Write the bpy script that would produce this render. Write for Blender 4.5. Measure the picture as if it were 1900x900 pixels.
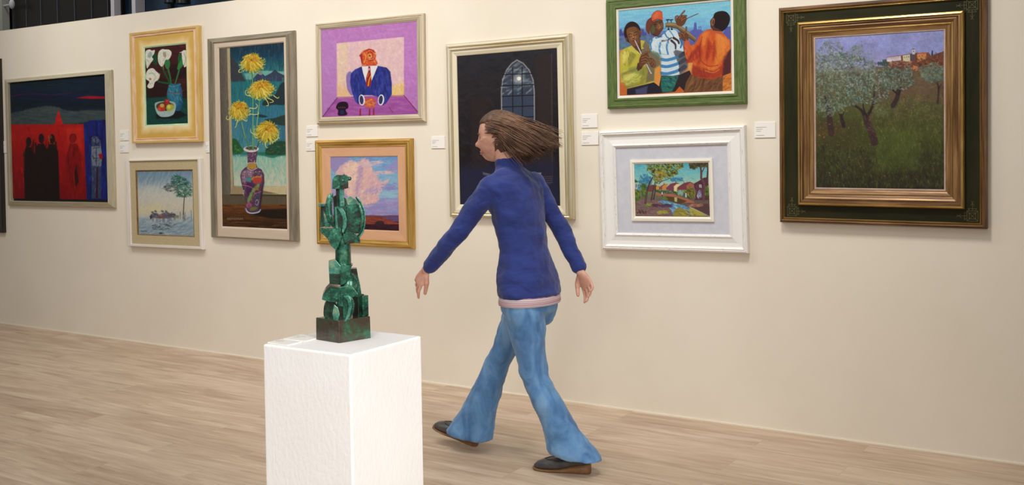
import bpy, math, random
import numpy as np
from mathutils import Vector, Matrix

for o in list(bpy.data.objects): bpy.data.objects.remove(o)
SC = bpy.context.scene
COL = SC.collection

# ---------------------------------------------------------------- camera
CP = np.array([0.0, -5.0331079, 1.4499897])
CR = np.array([0.83947614, 0.54313159, -0.01696696])
CU = np.array([0.00543346, 0.02283245, 0.99972454])
CF = np.array([-0.54336938, 0.83933709, -0.01621621])
FPX, PY = 1917.89461, 301.377484
cam_d = bpy.data.cameras.new('camera')
cam_d.sensor_fit = 'HORIZONTAL'; cam_d.sensor_width = 36.0
cam_d.lens = FPX * 36 / 1900
cam_d.shift_y = (PY - 450) / 1900
cam = bpy.data.objects.new('camera', cam_d); COL.objects.link(cam)
cam.matrix_world = Matrix(((CR[0], CU[0], -CF[0], CP[0]), (CR[1], CU[1], -CF[1], CP[1]), (CR[2], CU[2], -CF[2], CP[2]), (0, 0, 0, 1)))
SC.camera = cam

# ---------------------------------------------------------------- view, world, lights
SC.view_settings.view_transform = 'Standard'
SC.view_settings.look = 'None'
SC.view_settings.gamma = 1.0
SC.view_settings.use_curve_mapping = False
SC.view_settings.exposure = 0.03
w = bpy.data.worlds.new('world'); SC.world = w; w.use_nodes = True
w.node_tree.nodes['Background'].inputs[0].default_value = (1.0, 0.975, 0.94, 1)
w.node_tree.nodes['Background'].inputs[1].default_value = 0.19

def area_light(name, loc, target, size, size_y, power, color, spread=math.pi):
    l = bpy.data.lights.new(name, 'AREA'); l.shape = 'RECTANGLE'
    l.size = size; l.size_y = size_y; l.energy = power; l.color = color; l.spread = spread
    o = bpy.data.objects.new(name, l); COL.objects.link(o)
    o.location = loc
    d = Vector(target) - Vector(loc)
    o.rotation_euler = d.to_track_quat('-Z', 'Y').to_euler()
    return o
WARM = (1.0, 0.975, 0.94)
# ceiling track spots along the hanging wall, strongest over the middle of the show
for x, y, z, tz, e, sp in ((-7.4, -1.7, 3.5, 1.9, 11, 110), (-5.2, -1.3, 3.5, 1.6, 10.9, 115), (-3.9, -1.4, 3.5, 1.3, 11.3, 115), (-2.8, -1.3, 3.5, 1.2, 5.5, 115), (-1.45, -1.6, 3.5, 1.3, 19.5, 125)):
    area_light('track_light', (x, y, z), (x - 0.02, 0.0, tz), 0.4, 0.4, e, WARM, math.radians(sp))
# broad ceiling panel over the plinth
area_light('overhead_light', (-2.0, -3.4, 3.6), (-2.0, -2.6, 0.0), 2.4, 1.8, 15.6, (1.0, 0.98, 0.95), math.radians(140))
area_light('overhead_light', (-5.6, -3.0, 3.6), (-5.4, -2.2, 0.0), 2.4, 1.8, 18.9, (1.0, 0.98, 0.95), math.radians(140))  # added overhead fill that lifts the left of the floor
area_light('right_fill_light', (1.5, -4.0, 2.1), (-2.1, -2.75, 0.75), 1.6, 2.0, 14.9, (1.0, 0.98, 0.97), math.radians(60))  # unseen light from the right, added to brighten the plinth's right face
# unseen fill added to brighten the posts beyond the partition
area_light('posts_fill', (-9.2, 0.25, 4.4), (-9.0, 1.2, 3.0), 2.6, 0.3, 10, (0.95, 0.97, 1.0), math.radians(150))
area_light('camera_side_light', (-0.6, -6.0, 2.3), (-2.2, -2.8, 0.5), 1.6, 1.2, 14.1, (1.0, 0.98, 0.97), math.radians(75))  # added fill from the camera side, aimed at the plinth

# ---------------------------------------------------------------- helpers
def lin(c):
    c = np.asarray(c, float) / 255.0
    return np.where(c <= 0.04045, c / 12.92, ((c + 0.055) / 1.055) ** 2.4)
def tag(o, label=None, cat=None, group=None, kind=None):
    if label: o['label'] = label
    if cat: o['category'] = cat
    if group: o['group'] = group
    if kind: o['kind'] = kind
    return o
def empty(name, loc=(0, 0, 0), rot=(0, 0, 0)):
    o = bpy.data.objects.new(name, None); COL.objects.link(o)
    o.location = loc; o.rotation_euler = rot; o.empty_display_size = 0.1
    return o
def link_mesh(name, me, parent=None, mats=()):
    for m in (mats if isinstance(mats, (list, tuple)) else [mats]):
        me.materials.append(m)
    o = bpy.data.objects.new(name, me); COL.objects.link(o)
    if parent: o.parent = parent
    return o
class MB:
    """collects verts and faces, optional material index and uv"""
    def __init__(s): s.v = []; s.f = []; s.mi = []; s.uv = []
    def add(s, vs, fs, mi=0, uv=None):
        b = len(s.v); s.v += [tuple(map(float, v)) for v in vs]
        for k, f in enumerate(fs):
            s.f.append(tuple(b + i for i in f)); s.mi.append(mi)
            s.uv.append(uv[k] if uv else [(0, 0)] * len(f))
        return s
    def box(s, lo, hi, mi=0, M=None):
        x0, y0, z0 = lo; x1, y1, z1 = hi
        v = [(x0,y0,z0),(x1,y0,z0),(x1,y1,z0),(x0,y1,z0),(x0,y0,z1),(x1,y0,z1),(x1,y1,z1),(x0,y1,z1)]
        if M is not None: v = [tuple(M @ Vector(p)) for p in v]
        return s.add(v, [(3,2,1,0),(4,5,6,7),(0,1,5,4),(1,2,6,5),(2,3,7,6),(3,0,4,7)], mi)
    def prism(s, poly, y0, y1, mi=0, M=None, top=None):
        """polygon in x,z extruded from y0 to y1; top: optional polygon for the y1 end"""
        n = len(poly); q = top or poly
        v = [(p[0], y0, p[1]) for p in poly] + [(p[0], y1, p[1]) for p in q]
        if M is not None: v = [tuple(M @ Vector(p)) for p in v]
        f = [tuple(range(n)), tuple(range(2*n-1, n-1, -1))] + [(i, i+n, (i+1) % n + n, (i+1) % n) for i in range(n)]
        return s.add(v, f, mi)
    def loft(s, rings, mi=0, close=True):
        n = len(rings[0]); v = [p for r in rings for p in r]; f = []
        for k in range(len(rings)-1):
            for i in range(n):
                j = (i+1) % n
                f.append((k*n+i, k*n+j, (k+1)*n+j, (k+1)*n+i))
        if close:
            f.append(tuple(range(n-1, -1, -1))); f.append(tuple((len(rings)-1)*n+i for i in range(n)))
        return s.add(v, f, mi)
    def tube(s, pts, rad, n=14, mi=0, cap=True, flat=1.0, up=(0, 0, 1)):
        P = [np.array(p, float) for p in pts]
        if not hasattr(rad, '__len__'): rad = [rad]*len(P)
        rings = []; U = np.array(up, float)
        for k, p in enumerate(P):
            t = P[min(k+1, len(P)-1)] - P[max(k-1, 0)]; t /= np.linalg.norm(t)+1e-9
            U = U - t*(U@t)
            if np.linalg.norm(U) < 1e-3: U = np.cross(t, (1, 0.3, 0.2))
            U /= np.linalg.norm(U); V = np.cross(t, U); r = rad[k]
            ends = []
            if cap and k == 0: ends = [(-1.0, 0.05), (-0.75, 0.66), (-0.4, 0.92)]
            for a, b in ends:
                rings.append([p + t*r*a*flat + (U*flat*math.cos(2*math.pi*i/n)+V*math.sin(2*math.pi*i/n))*r*b for i in range(n)])
            rings.append([p + (U*flat*math.cos(2*math.pi*i/n)+V*math.sin(2*math.pi*i/n))*r for i in range(n)])
            if cap and k == len(P)-1:
                for a, b in ((0.4, 0.92), (0.75, 0.66), (1.0, 0.05)):
                    rings.append([p + t*r*a*flat + (U*flat*math.cos(2*math.pi*i/n)+V*math.sin(2*math.pi*i/n))*r*b for i in range(n)])
        return s.loft(rings, mi)
    def ball(s, c, r, n=16, m=10, mi=0, M=None):
        if not hasattr(r, '__len__'): r = (r, r, r)
        rings = []
        for k in range(m+1):
            a = math.pi*(k/m*0.98+0.01)
            ring = []
            for i in range(n):
                p = Vector((r[0]*math.sin(a)*math.cos(2*math.pi*i/n), r[1]*math.sin(a)*math.sin(2*math.pi*i/n), -r[2]*math.cos(a)))
                if M is not None: p = M @ p
                ring.append((p[0]+c[0], p[1]+c[1], p[2]+c[2]))
            rings.append(ring)
        return s.loft(rings, mi)
    def build(s, name, mats, parent=None, smooth=False, bevel=0, angle=None):
        me = bpy.data.meshes.new(name)
        me.from_pydata(s.v, [], s.f)
        me.polygons.foreach_set('material_index', s.mi)
        uvl = me.uv_layers.new(name='UVMap')
        flat = [c for f in s.uv for p in f for c in p]
        if len(flat) == 2*len(me.loops): uvl.data.foreach_set('uv', flat)
        if smooth: me.polygons.foreach_set('use_smooth', [True]*len(me.polygons))
        me.update()
        import bmesh
        bm = bmesh.new(); bm.from_mesh(me); bmesh.ops.recalc_face_normals(bm, faces=bm.faces); bm.to_mesh(me); bm.free()
        if smooth and angle: me.set_sharp_from_angle(angle=math.radians(angle))
        o = link_mesh(name, me, parent, mats)
        if bevel:
            b = o.modifiers.new('bevel', 'BEVEL'); b.width = bevel; b.segments = 2; b.limit_method = 'ANGLE'; b.angle_limit = math.radians(35)
        return o

def new_mat(name):
    m = bpy.data.materials.new(name); m.use_nodes = True
    nt = m.node_tree; return m, nt, nt.nodes['Principled BSDF']
def nd(nt, typ, **kw):
    n = nt.nodes.new(typ)
    for k, v in kw.items():
        if k in n.inputs: n.inputs[k].default_value = v
        else: setattr(n, k, v)
    return n
def ramp(nt, fac, stops):
    r = nt.nodes.new('ShaderNodeValToRGB'); e = r.color_ramp.elements
    while len(e) < len(stops): e.new(0.5)
    for q, (p, c) in zip(e, stops): q.position = p; q.color = (*lin(c), 1)
    nt.links.new(fac, r.inputs[0]); return r
def material(name, cols, rough=0.5, metal=0.0, scale=(8, 8, 8), detail=6, bump=0.0, bscale=None, coord='Object', spec=0.5, dist=0.0, lo=0.35, hi=0.65, coat=0.0):
    """procedural material: noise between a list of sRGB colours, with bump"""
    m, nt, b = new_mat(name)
    if not hasattr(cols[0], '__len__'): cols = [cols, cols]
    tc = nd(nt, 'ShaderNodeTexCoord'); mp = nd(nt, 'ShaderNodeMapping'); mp.inputs['Scale'].default_value = scale if hasattr(scale, '__len__') else (scale,)*3
    nt.links.new(tc.outputs[coord], mp.inputs[0])
    nz = nd(nt, 'ShaderNodeTexNoise', Scale=1.0, Detail=detail, Roughness=0.6, Distortion=dist)
    nt.links.new(mp.outputs[0], nz.inputs['Vector'])
    k = len(cols)
    r = ramp(nt, nz.outputs['Fac'], [(lo+(hi-lo)*i/(k-1), c) for i, c in enumerate(cols)])
    nt.links.new(r.outputs[0], b.inputs['Base Color'])
    b.inputs['Roughness'].default_value = rough; b.inputs['Metallic'].default_value = metal
    b.inputs['Specular IOR Level'].default_value = spec; b.inputs['Coat Weight'].default_value = coat
    if bump:
        src = nz
        if bscale:
            mp2 = nd(nt, 'ShaderNodeMapping'); mp2.inputs['Scale'].default_value = bscale if hasattr(bscale, '__len__') else (bscale,)*3
            nt.links.new(tc.outputs[coord], mp2.inputs[0])
            src = nd(nt, 'ShaderNodeTexNoise', Scale=1.0, Detail=4.0); nt.links.new(mp2.outputs[0], src.inputs['Vector'])
        bp = nd(nt, 'ShaderNodeBump', Strength=1.0, Distance=bump); nt.links.new(src.outputs['Fac'], bp.inputs['Height']); nt.links.new(bp.outputs[0], b.inputs['Normal'])
    return m

# ---------------------------------------------------------------- setting
M_wall = material('wall_paint', [(229, 219, 201), (234, 225, 208)], 0.75, scale=1.3, bump=0.0003, bscale=110, spec=0.2)
def floor_mat():
    m, nt, b = new_mat('vinyl_planks'); L = nt.links.new
    tc = nd(nt, 'ShaderNodeTexCoord')
    br = nd(nt, 'ShaderNodeTexBrick', offset=0.37, Scale=1.0)
    br.inputs['Color1'].default_value = (0, 0, 0, 1); br.inputs['Color2'].default_value = (1, 1, 1, 1); br.inputs['Mortar'].default_value = (0.5, 0.5, 0.5, 1)
    br.inputs['Mortar Size'].default_value = 0.0012; br.inputs['Brick Width'].default_value = 1.25; br.inputs['Row Height'].default_value = 0.185; br.inputs['Bias'].default_value = 0
    L(tc.outputs['Object'], br.inputs['Vector'])
    # grain offset per plank
    add = nd(nt, 'ShaderNodeVectorMath', operation='MULTIPLY_ADD'); L(br.outputs['Color'], add.inputs[0]); add.inputs[1].default_value = (7, 0.6, 0); L(tc.outputs['Object'], add.inputs[2])
    mp = nd(nt, 'ShaderNodeMapping'); mp.inputs['Scale'].default_value = (3.2, 42, 1); L(add.outputs[0], mp.inputs[0])
    n1 = nd(nt, 'ShaderNodeTexNoise', Scale=1.0, Detail=9.0, Roughness=0.68, Distortion=0.6); L(mp.outputs[0], n1.inputs['Vector'])
    mp2 = nd(nt, 'ShaderNodeMapping'); mp2.inputs['Scale'].default_value = (1.1, 7.0, 1); L(add.outputs[0], mp2.inputs[0])
    n2 = nd(nt, 'ShaderNodeTexNoise', Scale=1.0, Detail=3.0, Roughness=0.5, Distortion=1.2); L(mp2.outputs[0], n2.inputs['Vector'])
    r = ramp(nt, n1.outputs['Fac'], [(0.26, (164, 142, 122)), (0.40, (197, 175, 153)), (0.56, (208, 188, 166)), (0.76, (220, 203, 183))])
    r2 = ramp(nt, n2.outputs['Fac'], [(0.3, (224, 216, 210)), (0.6, (255, 253, 250))])
    mx = nd(nt, 'ShaderNodeMix', data_type='RGBA', blend_type='MULTIPLY'); mx.inputs[0].default_value = 1.0
    L(r.outputs[0], mx.inputs[6]); L(r2.outputs[0], mx.inputs[7])
    pr = ramp(nt, br.outputs['Color'], [(0.0, (246, 243, 241)), (1.0, (255, 255, 255))])
    mx2 = nd(nt, 'ShaderNodeMix', data_type='RGBA', blend_type='MULTIPLY'); mx2.inputs[0].default_value = 1.0
    L(mx.outputs[2], mx2.inputs[6]); L(pr.outputs[0], mx2.inputs[7])
    mx3 = nd(nt, 'ShaderNodeMix', data_type='RGBA', blend_type='MIX'); L(br.outputs['Fac'], mx3.inputs[0]); L(mx2.outputs[2], mx3.inputs[6]); mx3.inputs[7].default_value = (*lin((184, 163, 142)), 1)
    L(mx3.outputs[2], b.inputs['Base Color']); b.inputs['Roughness'].default_value = 0.5; b.inputs['Specular IOR Level'].default_value = 0.3
    bp = nd(nt, 'ShaderNodeBump', Strength=0.4, Distance=0.001); L(n1.outputs['Fac'], bp.inputs['Height']); L(bp.outputs[0], b.inputs['Normal'])
    return m
M_floor = floor_mat()
WT = 2.498
def struct(name, mb, m, **k):
    o = mb.build(name, m, **k); o['kind'] = 'structure'; return o
struct('floor', MB().box((-13, -6.2, -0.1), (4, 3.2, 0.0)), M_floor)
struct('wall_back', MB().box((-11.5, 0.0, 0.0), (2.5, 0.14, WT)), M_wall)
M_caulk = material('skirting_bead', (236, 226, 206), 0.45)
struct('baseboard_back', MB().prism([(-11.5, 0.0), (2.5, 0.0), (2.5, 0.007), (-11.5, 0.007)], -0.006, 0.0), M_caulk)
# beyond the partition: a pale pier, dark panelling with thin metal strips, two white posts, glazing
M_panel = material('dark_panelling', [(18, 16, 14), (34, 27, 20)], 0.35, scale=(1.5, 1, 1.2), lo=0.3, hi=0.7)
M_strip = material('steel_strip', (150, 160, 170), 0.25, metal=1.0)
M_white = material('white_gloss_paint', (226, 222, 226), 0.4)
M_pier = material('pier_paint', [(176, 180, 164), (188, 190, 176)], 0.7, scale=2)
M_blue = material('dark_blue_glass', [(10, 14, 20), (26, 52, 74), (60, 104, 134)], 0.15, scale=(1.2, 1, 1.0), lo=0.35, hi=0.75)
M_black = material('black_metal', (14, 13, 12), 0.35)
struct('wall_pier', MB().box((-13.0, 1.1, 0.0), (-10.21, 1.18, 4.6)), M_pier)
struct('wall_far', MB().box((-10.6, 1.2, 0.0), (-8.4, 1.3, 4.6)), M_panel)
struct('window_1', MB().box((-8.4, 1.24, 0.0), (-5.0, 1.3, 4.6)), M_blue)
ts = MB()
for x in (-10.17, -9.93, -9.68, -9.4, -9.12, -8.85, -8.6): ts.box((x, 1.188, 2.3), (x+0.007, 1.201, 4.6))
struct('trim_1', ts, M_strip)
for k, x in enumerate((-8.47, -8.16)):
    struct('trim_%d' % (k+2), MB().box((x, 1.13, 0.0), (x+0.052, 1.235, 4.6)), M_white)
struct('trim_4', MB().box((-7.74, 1.2, 0.0), (-7.72, 1.24, 4.6)).box((-7.72, 1.2, 0.0), (-7.70, 1.24, 4.6)), M_black)
# fittings seen above the partition
lamp = empty('wall_lamp', (-10.03, 1.10, 2.985))
tag(lamp, 'small white egg-shaped lamp fixed to the pale pier above the partition', 'lamp')
MB().ball((0, 0, 0), (0.028, 0.028, 0.05), 20, 14).build('lamp_shade', M_white, lamp, smooth=True)
MB().tube([(0, 0.01, 0), (-0.20, 0.03, 0)], 0.010).build('bracket', M_white, lamp, smooth=True)
def pendant(x, y, z, r, lab):
    o = empty('pendant_lamp', (x, y, z)); tag(o, lab, 'lamp', 'dark lamps hanging behind the partition')
    prof = [(r*0.99, 0.0), (r, 0.02), (r*0.97, 0.10), (r*0.75, 0.17), (r*0.3, 0.21), (0.02, 0.22)]
    MB().loft([[(a*math.cos(2*math.pi*i/28), a*math.sin(2*math.pi*i/28), h) for i in range(28)] for a, h in prof]).build('lamp_shade', M_black, o, smooth=True, angle=50)
    MB().tube([(0, 0, 0.2), (0, 0, 1.6)], 0.008, 8).build('cord', M_black, o, smooth=True)
pendant(-7.14, 0.75, 2.70, 0.06, 'left one of the two round black lamps hanging behind the partition')
pendant(-6.985, 0.75, 2.68, 0.06, 'right one of the two round black lamps hanging behind the partition')
# ---------------------------------------------------------------- painting surface: colours laid on a fine grid of the canvas mesh
def _h(i, j, s):
    n = (i*374761393 + j*668265263 + s*1274126177) & 0x7fffffff
    n = ((n ^ (n >> 13))*1103515245 + 12345) & 0x7fffffff
    return ((n ^ (n >> 16)) & 0xffff)/65535.0
def vnoise(x, y, s=0):
    i = np.floor(x).astype(np.int64); j = np.floor(y).astype(np.int64); fx = x-i; fy = y-j
    fx = fx*fx*(3-2*fx); fy = fy*fy*(3-2*fy)
    return (_h(i, j, s)*(1-fx)+_h(i+1, j, s)*fx)*(1-fy)+(_h(i, j+1, s)*(1-fx)+_h(i+1, j+1, s)*fx)*fy
def fbm(x, y, s=0, o=4):
    t = 0; a = 0.5; n = 0
    for k in range(o): t = t+a*vnoise(x*2**k, y*2**k, s+k); n += a; a *= 0.55
    return t/n
def smooth_pts(p, closed=True, k=6):
    p = np.array(p, float); n = len(p); out = []
    rng = range(n) if closed else range(n-1)
    for i in rng:
        if closed: a, b, c, d = p[i-1], p[i], p[(i+1) % n], p[(i+2) % n]
        else: a, b, c, d = p[max(i-1, 0)], p[i], p[i+1], p[min(i+2, n-1)]
        for t in np.arange(k)/k:
            out.append(0.5*((2*b)+(c-a)*t+(2*a-5*b+4*c-d)*t*t+(3*b-a-3*c+d)*t**3))
    if not closed: out.append(p[-1])
    return np.array(out)
class Art:
    """corners: TL,TR,BR,BL in the drawing's own units"""
    def __init__(s, corners, nx, ny, base, seed=1):
        s.c = [np.array(p, float) for p in corners]; s.nx, s.ny = nx, ny
        u, v = np.meshgrid(np.linspace(0, 1, nx), np.linspace(0, 1, ny))
        P = [(1-u)*(1-v), u*(1-v), u*v, (1-u)*v]
        s.X = sum(w_*c[0] for w_, c in zip(P, s.c)).ravel(); s.Y = sum(w_*c[1] for w_, c in zip(P, s.c)).ravel()
        s.C = np.tile(np.array(base, float), (nx*ny, 1)); s.R = random.Random(seed); s.seed = seed
        s.o = (0, 0); s.k = 1.0
        s.px = abs(s.X[1]-s.X[0])
        s.bl = 1
    def tf(s, p): return np.array(p, float)*s.k + np.array(s.o)
    def _sel(s, x0, y0, x1, y1):
        return np.nonzero((s.X > x0) & (s.X < x1) & (s.Y > y0) & (s.Y < y1))[0]
    def _put(s, idx, a, col):
        a = np.clip(a, 0, 1)[:, None]; s.C[idx] = s.C[idx]*(1-a)+np.array(col, float)*a
    def poly(s, pts, col, soft=1.2, a=1.0, sm=False, rough=0.0, shade=None):
        p = s.tf(pts)
        if sm: p = smooth_pts(p)
        soft = max(soft*s.k, s.px*0.9); m = soft+rough*s.k
        idx = s._sel(p[:, 0].min()-m, p[:, 1].min()-m, p[:, 0].max()+m, p[:, 1].max()+m)
        if not len(idx): return
        x = s.X[idx]; y = s.Y[idx]; d = np.full(len(idx), 1e9); ins = np.zeros(len(idx), bool); n = len(p)
        for i in range(n):
            ax, ay = p[i-1]; bx, by = p[i]; ex, ey = bx-ax, by-ay
            t = np.clip(((x-ax)*ex+(y-ay)*ey)/(ex*ex+ey*ey+1e-9), 0, 1)
            d = np.minimum(d, (x-ax-t*ex)**2+(y-ay-t*ey)**2)
            if ay != by:
                ins ^= ((ay > y) != (by > y)) & (x < (bx-ax)*(y-ay)/(by-ay)+ax)
        d = np.sqrt(d)*np.where(ins, 1, -1)
        if rough: d = d+(fbm(x/(3*s.px), y/(3*s.px), s.seed)-0.5)*2*rough*s.k
        al = np.clip(0.5+d/soft, 0, 1)*a
        if shade is not None:
            # shade: (x0,y0,x1,y1,col2) linear blend to col2
            (q0x, q0y), (q1x, q1y) = s.tf(shade[0:2]), s.tf(shade[2:4]); ex, ey = q1x-q0x, q1y-q0y
            t = np.clip(((x-q0x)*ex+(y-q0y)*ey)/(ex*ex+ey*ey), 0, 1)[:, None]
            cc = np.array(col, float)*(1-t)+np.array(shade[4], float)*t
            al = al[:, None]; s.C[idx] = s.C[idx]*(1-al)+cc*al
        else: s._put(idx, al, col)
    def ell(s, cx, cy, rx, ry, col, rot=0, soft=1.2, a=1.0, rough=0.0):
        t = np.arange(22)/22*2*math.pi; c, q = math.cos(rot), math.sin(rot)
        s.poly([(cx+rx*math.cos(k)*c-ry*math.sin(k)*q, cy+rx*math.cos(k)*q+ry*math.sin(k)*c) for k in t], col, soft, a, rough=rough)
    def line(s, pts, w0, col, w1=None, soft=1.0, a=1.0, sm=True):
        p = s.tf(pts)
        if sm and len(p) > 2: p = smooth_pts(p, False, 4)
        w1 = w0 if w1 is None else w1
        w0 = w0*s.k; w1 = w1*s.k; soft = max(soft*s.k, s.px*0.9); m = max(w0, w1)+soft
        idx = s._sel(p[:, 0].min()-m, p[:, 1].min()-m, p[:, 0].max()+m, p[:, 1].max()+m)
        if not len(idx): return
        x = s.X[idx]; y = s.Y[idx]; best = np.full(len(idx), -1e9); n = len(p)-1
        for i in range(n):
            ax, ay = p[i]; bx, by = p[i+1]; ex, ey = bx-ax, by-ay
            t = np.clip(((x-ax)*ex+(y-ay)*ey)/(ex*ex+ey*ey+1e-9), 0, 1)
            ww = w0+(w1-w0)*(i+t)/n
            best = np.maximum(best, ww/2-np.sqrt((x-ax-t*ex)**2+(y-ay-t*ey)**2))
        s._put(idx, np.clip(0.5+best/soft, 0, 1)*a*min(1, max(w0, w1, 0.01)/s.px*1.3), col)
    def dabs(s, pts, n, ln, wd, cols, ang=0, jit=0.5, a=0.8, seed=None, bl=None, clip=False):
        """many small brush dabs inside a polygon"""
        R = random.Random(seed if seed is not None else s.R.random()); p = np.array(pts, float)
        before = s.C.copy() if clip else None
        x0, y0 = p.min(0); x1, y1 = p.max(0); k = 0; tries = 0
        while k < n and tries < n*12:
            tries += 1; x = R.uniform(x0, x1); y = R.uniform(y0, y1); ins = False
            for i in range(len(p)):
                (ax, ay), (bx, by) = p[i-1], p[i]
                if (ay > y) != (by > y) and x < (bx-ax)*(y-ay)/(by-ay)+ax: ins = not ins
            if not ins: continue
            k += 1; g = ang+R.uniform(-jit, jit); l = ln*R.uniform(0.5, 1.3)/2
            s.line([(x-l*math.cos(g), y-l*math.sin(g)), (x+l*math.cos(g), y+l*math.sin(g))], wd*R.uniform(0.7, 1.3), R.choice(cols), wd*0.4, a=a, sm=False)
        s.soften(pts, s.bl if bl is None else bl)
        if clip:                                  # keep the strokes inside the outline
            after = s.C; s.C = np.zeros_like(after); s.poly(pts, (1, 1, 1), 1.5); m_ = s.C[:, :1]; s.C = before*(1-m_)+after*m_
    def soften(s, pts, it):
        """wet-blend the strokes inside a polygon"""
        if not it: return
        G_ = s.C.reshape(s.ny, s.nx, 3).copy()
        for _ in range(it):
            P_ = np.pad(G_, ((1, 1), (1, 1), (0, 0)), mode='edge')
            G_ = (P_[:-2, 1:-1]+P_[2:, 1:-1]+P_[1:-1, :-2]+P_[1:-1, 2:]+2*P_[1:-1, 1:-1])/6
        B_ = G_.reshape(-1, 3); keep = s.C; p = s.tf(pts)
        idx = s._sel(p[:, 0].min(), p[:, 1].min(), p[:, 0].max(), p[:, 1].max()); x = s.X[idx]; y = s.Y[idx]; ins = np.zeros(len(idx), bool)
        for i in range(len(p)):
            ax, ay = p[i-1]; bx, by = p[i]
            if ay != by: ins ^= ((ay > y) != (by > y)) & (x < (bx-ax)*(y-ay)/(by-ay)+ax)
        idx = idx[ins]; s.C[idx] = B_[idx]
    def tex(s, amt, sx, sy, seed=5, ang=0.0, tint=(1, 1, 1)):
        c, q = math.cos(ang), math.sin(ang); x = s.X*c+s.Y*q; y = -s.X*q+s.Y*c
        n = (fbm(x/sx, y/sy, seed)-0.5)*2*amt
        s.C = s.C*(1+n[:, None]*np.array(tint))
    def vgrad(s, stops):
        """vertical gradient over the whole sheet in drawing units: [(y,col),...]"""
        ys = [q[0]*s.k+s.o[1] for q in stops]
        for ch in range(3): s.C[:, ch] = np.interp(s.Y, ys, [q[1][ch] for q in stops])

def m_canvas():
    m, nt, b = new_mat('oil_paint')
    at = nd(nt, 'ShaderNodeVertexColor', layer_name='Col'); nt.links.new(at.outputs[0], b.inputs['Base Color'])
    tc = nd(nt, 'ShaderNodeTexCoord'); nz = nd(nt, 'ShaderNodeTexNoise', Scale=260.0, Detail=3.0)
    nt.links.new(tc.outputs['Object'], nz.inputs['Vector'])
    bp = nd(nt, 'ShaderNodeBump', Strength=0.5, Distance=0.0006); nt.links.new(nz.outputs['Fac'], bp.inputs['Height']); nt.links.new(bp.outputs[0], b.inputs['Normal'])
    b.inputs['Roughness'].default_value = 0.5; b.inputs['Specular IOR Level'].default_value = 0.2
    return m
M_canvas = m_canvas()
def canvas(art, rect, depth, parent, name='canvas', gain=1.0):
    l, r, b, t = rect; nx, ny = art.nx, art.ny
    u, v = np.meshgrid(np.linspace(l, r, nx), np.linspace(t, b, ny))
    co = np.stack([u.ravel(), np.full(nx*ny, -depth), v.ravel()], 1)
    i = np.arange(nx-1)[None, :]+np.arange(ny-1)[:, None]*nx
    q = np.stack([i, i+nx, i+nx+1, i+1], -1).reshape(-1, 4)
    # stretcher sides and back so that the canvas has its thickness
    back = np.array([(l, -depth+0.012, t), (r, -depth+0.012, t), (r, -depth+0.012, b), (l, -depth+0.012, b)])
    N = nx*ny; co = np.vstack([co, back])
    extra = [(N, N+1, N+2, N+3), (0, nx-1, N+1, N), (nx-1, N-1, N+2, N+1), (N-1, N-nx, N+3, N+2), (N-nx, 0, N, N+3)]
    me = bpy.data.meshes.new(name)
    me.from_pydata(co.tolist(), [], q.tolist()+[tuple(e) for e in extra])
    me.update()
    C = lin(np.clip(art.C, 2, 253))*gain
    C = np.vstack([C, np.tile([0.35, 0.32, 0.27], (4, 1))]); C = np.hstack([C, np.ones((len(C), 1))]).astype(np.float32)
    ca = me.color_attributes.new('Col', 'FLOAT_COLOR', 'POINT'); ca.data.foreach_set('color', C.ravel())
    return link_mesh(name, me, parent, M_canvas)

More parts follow.
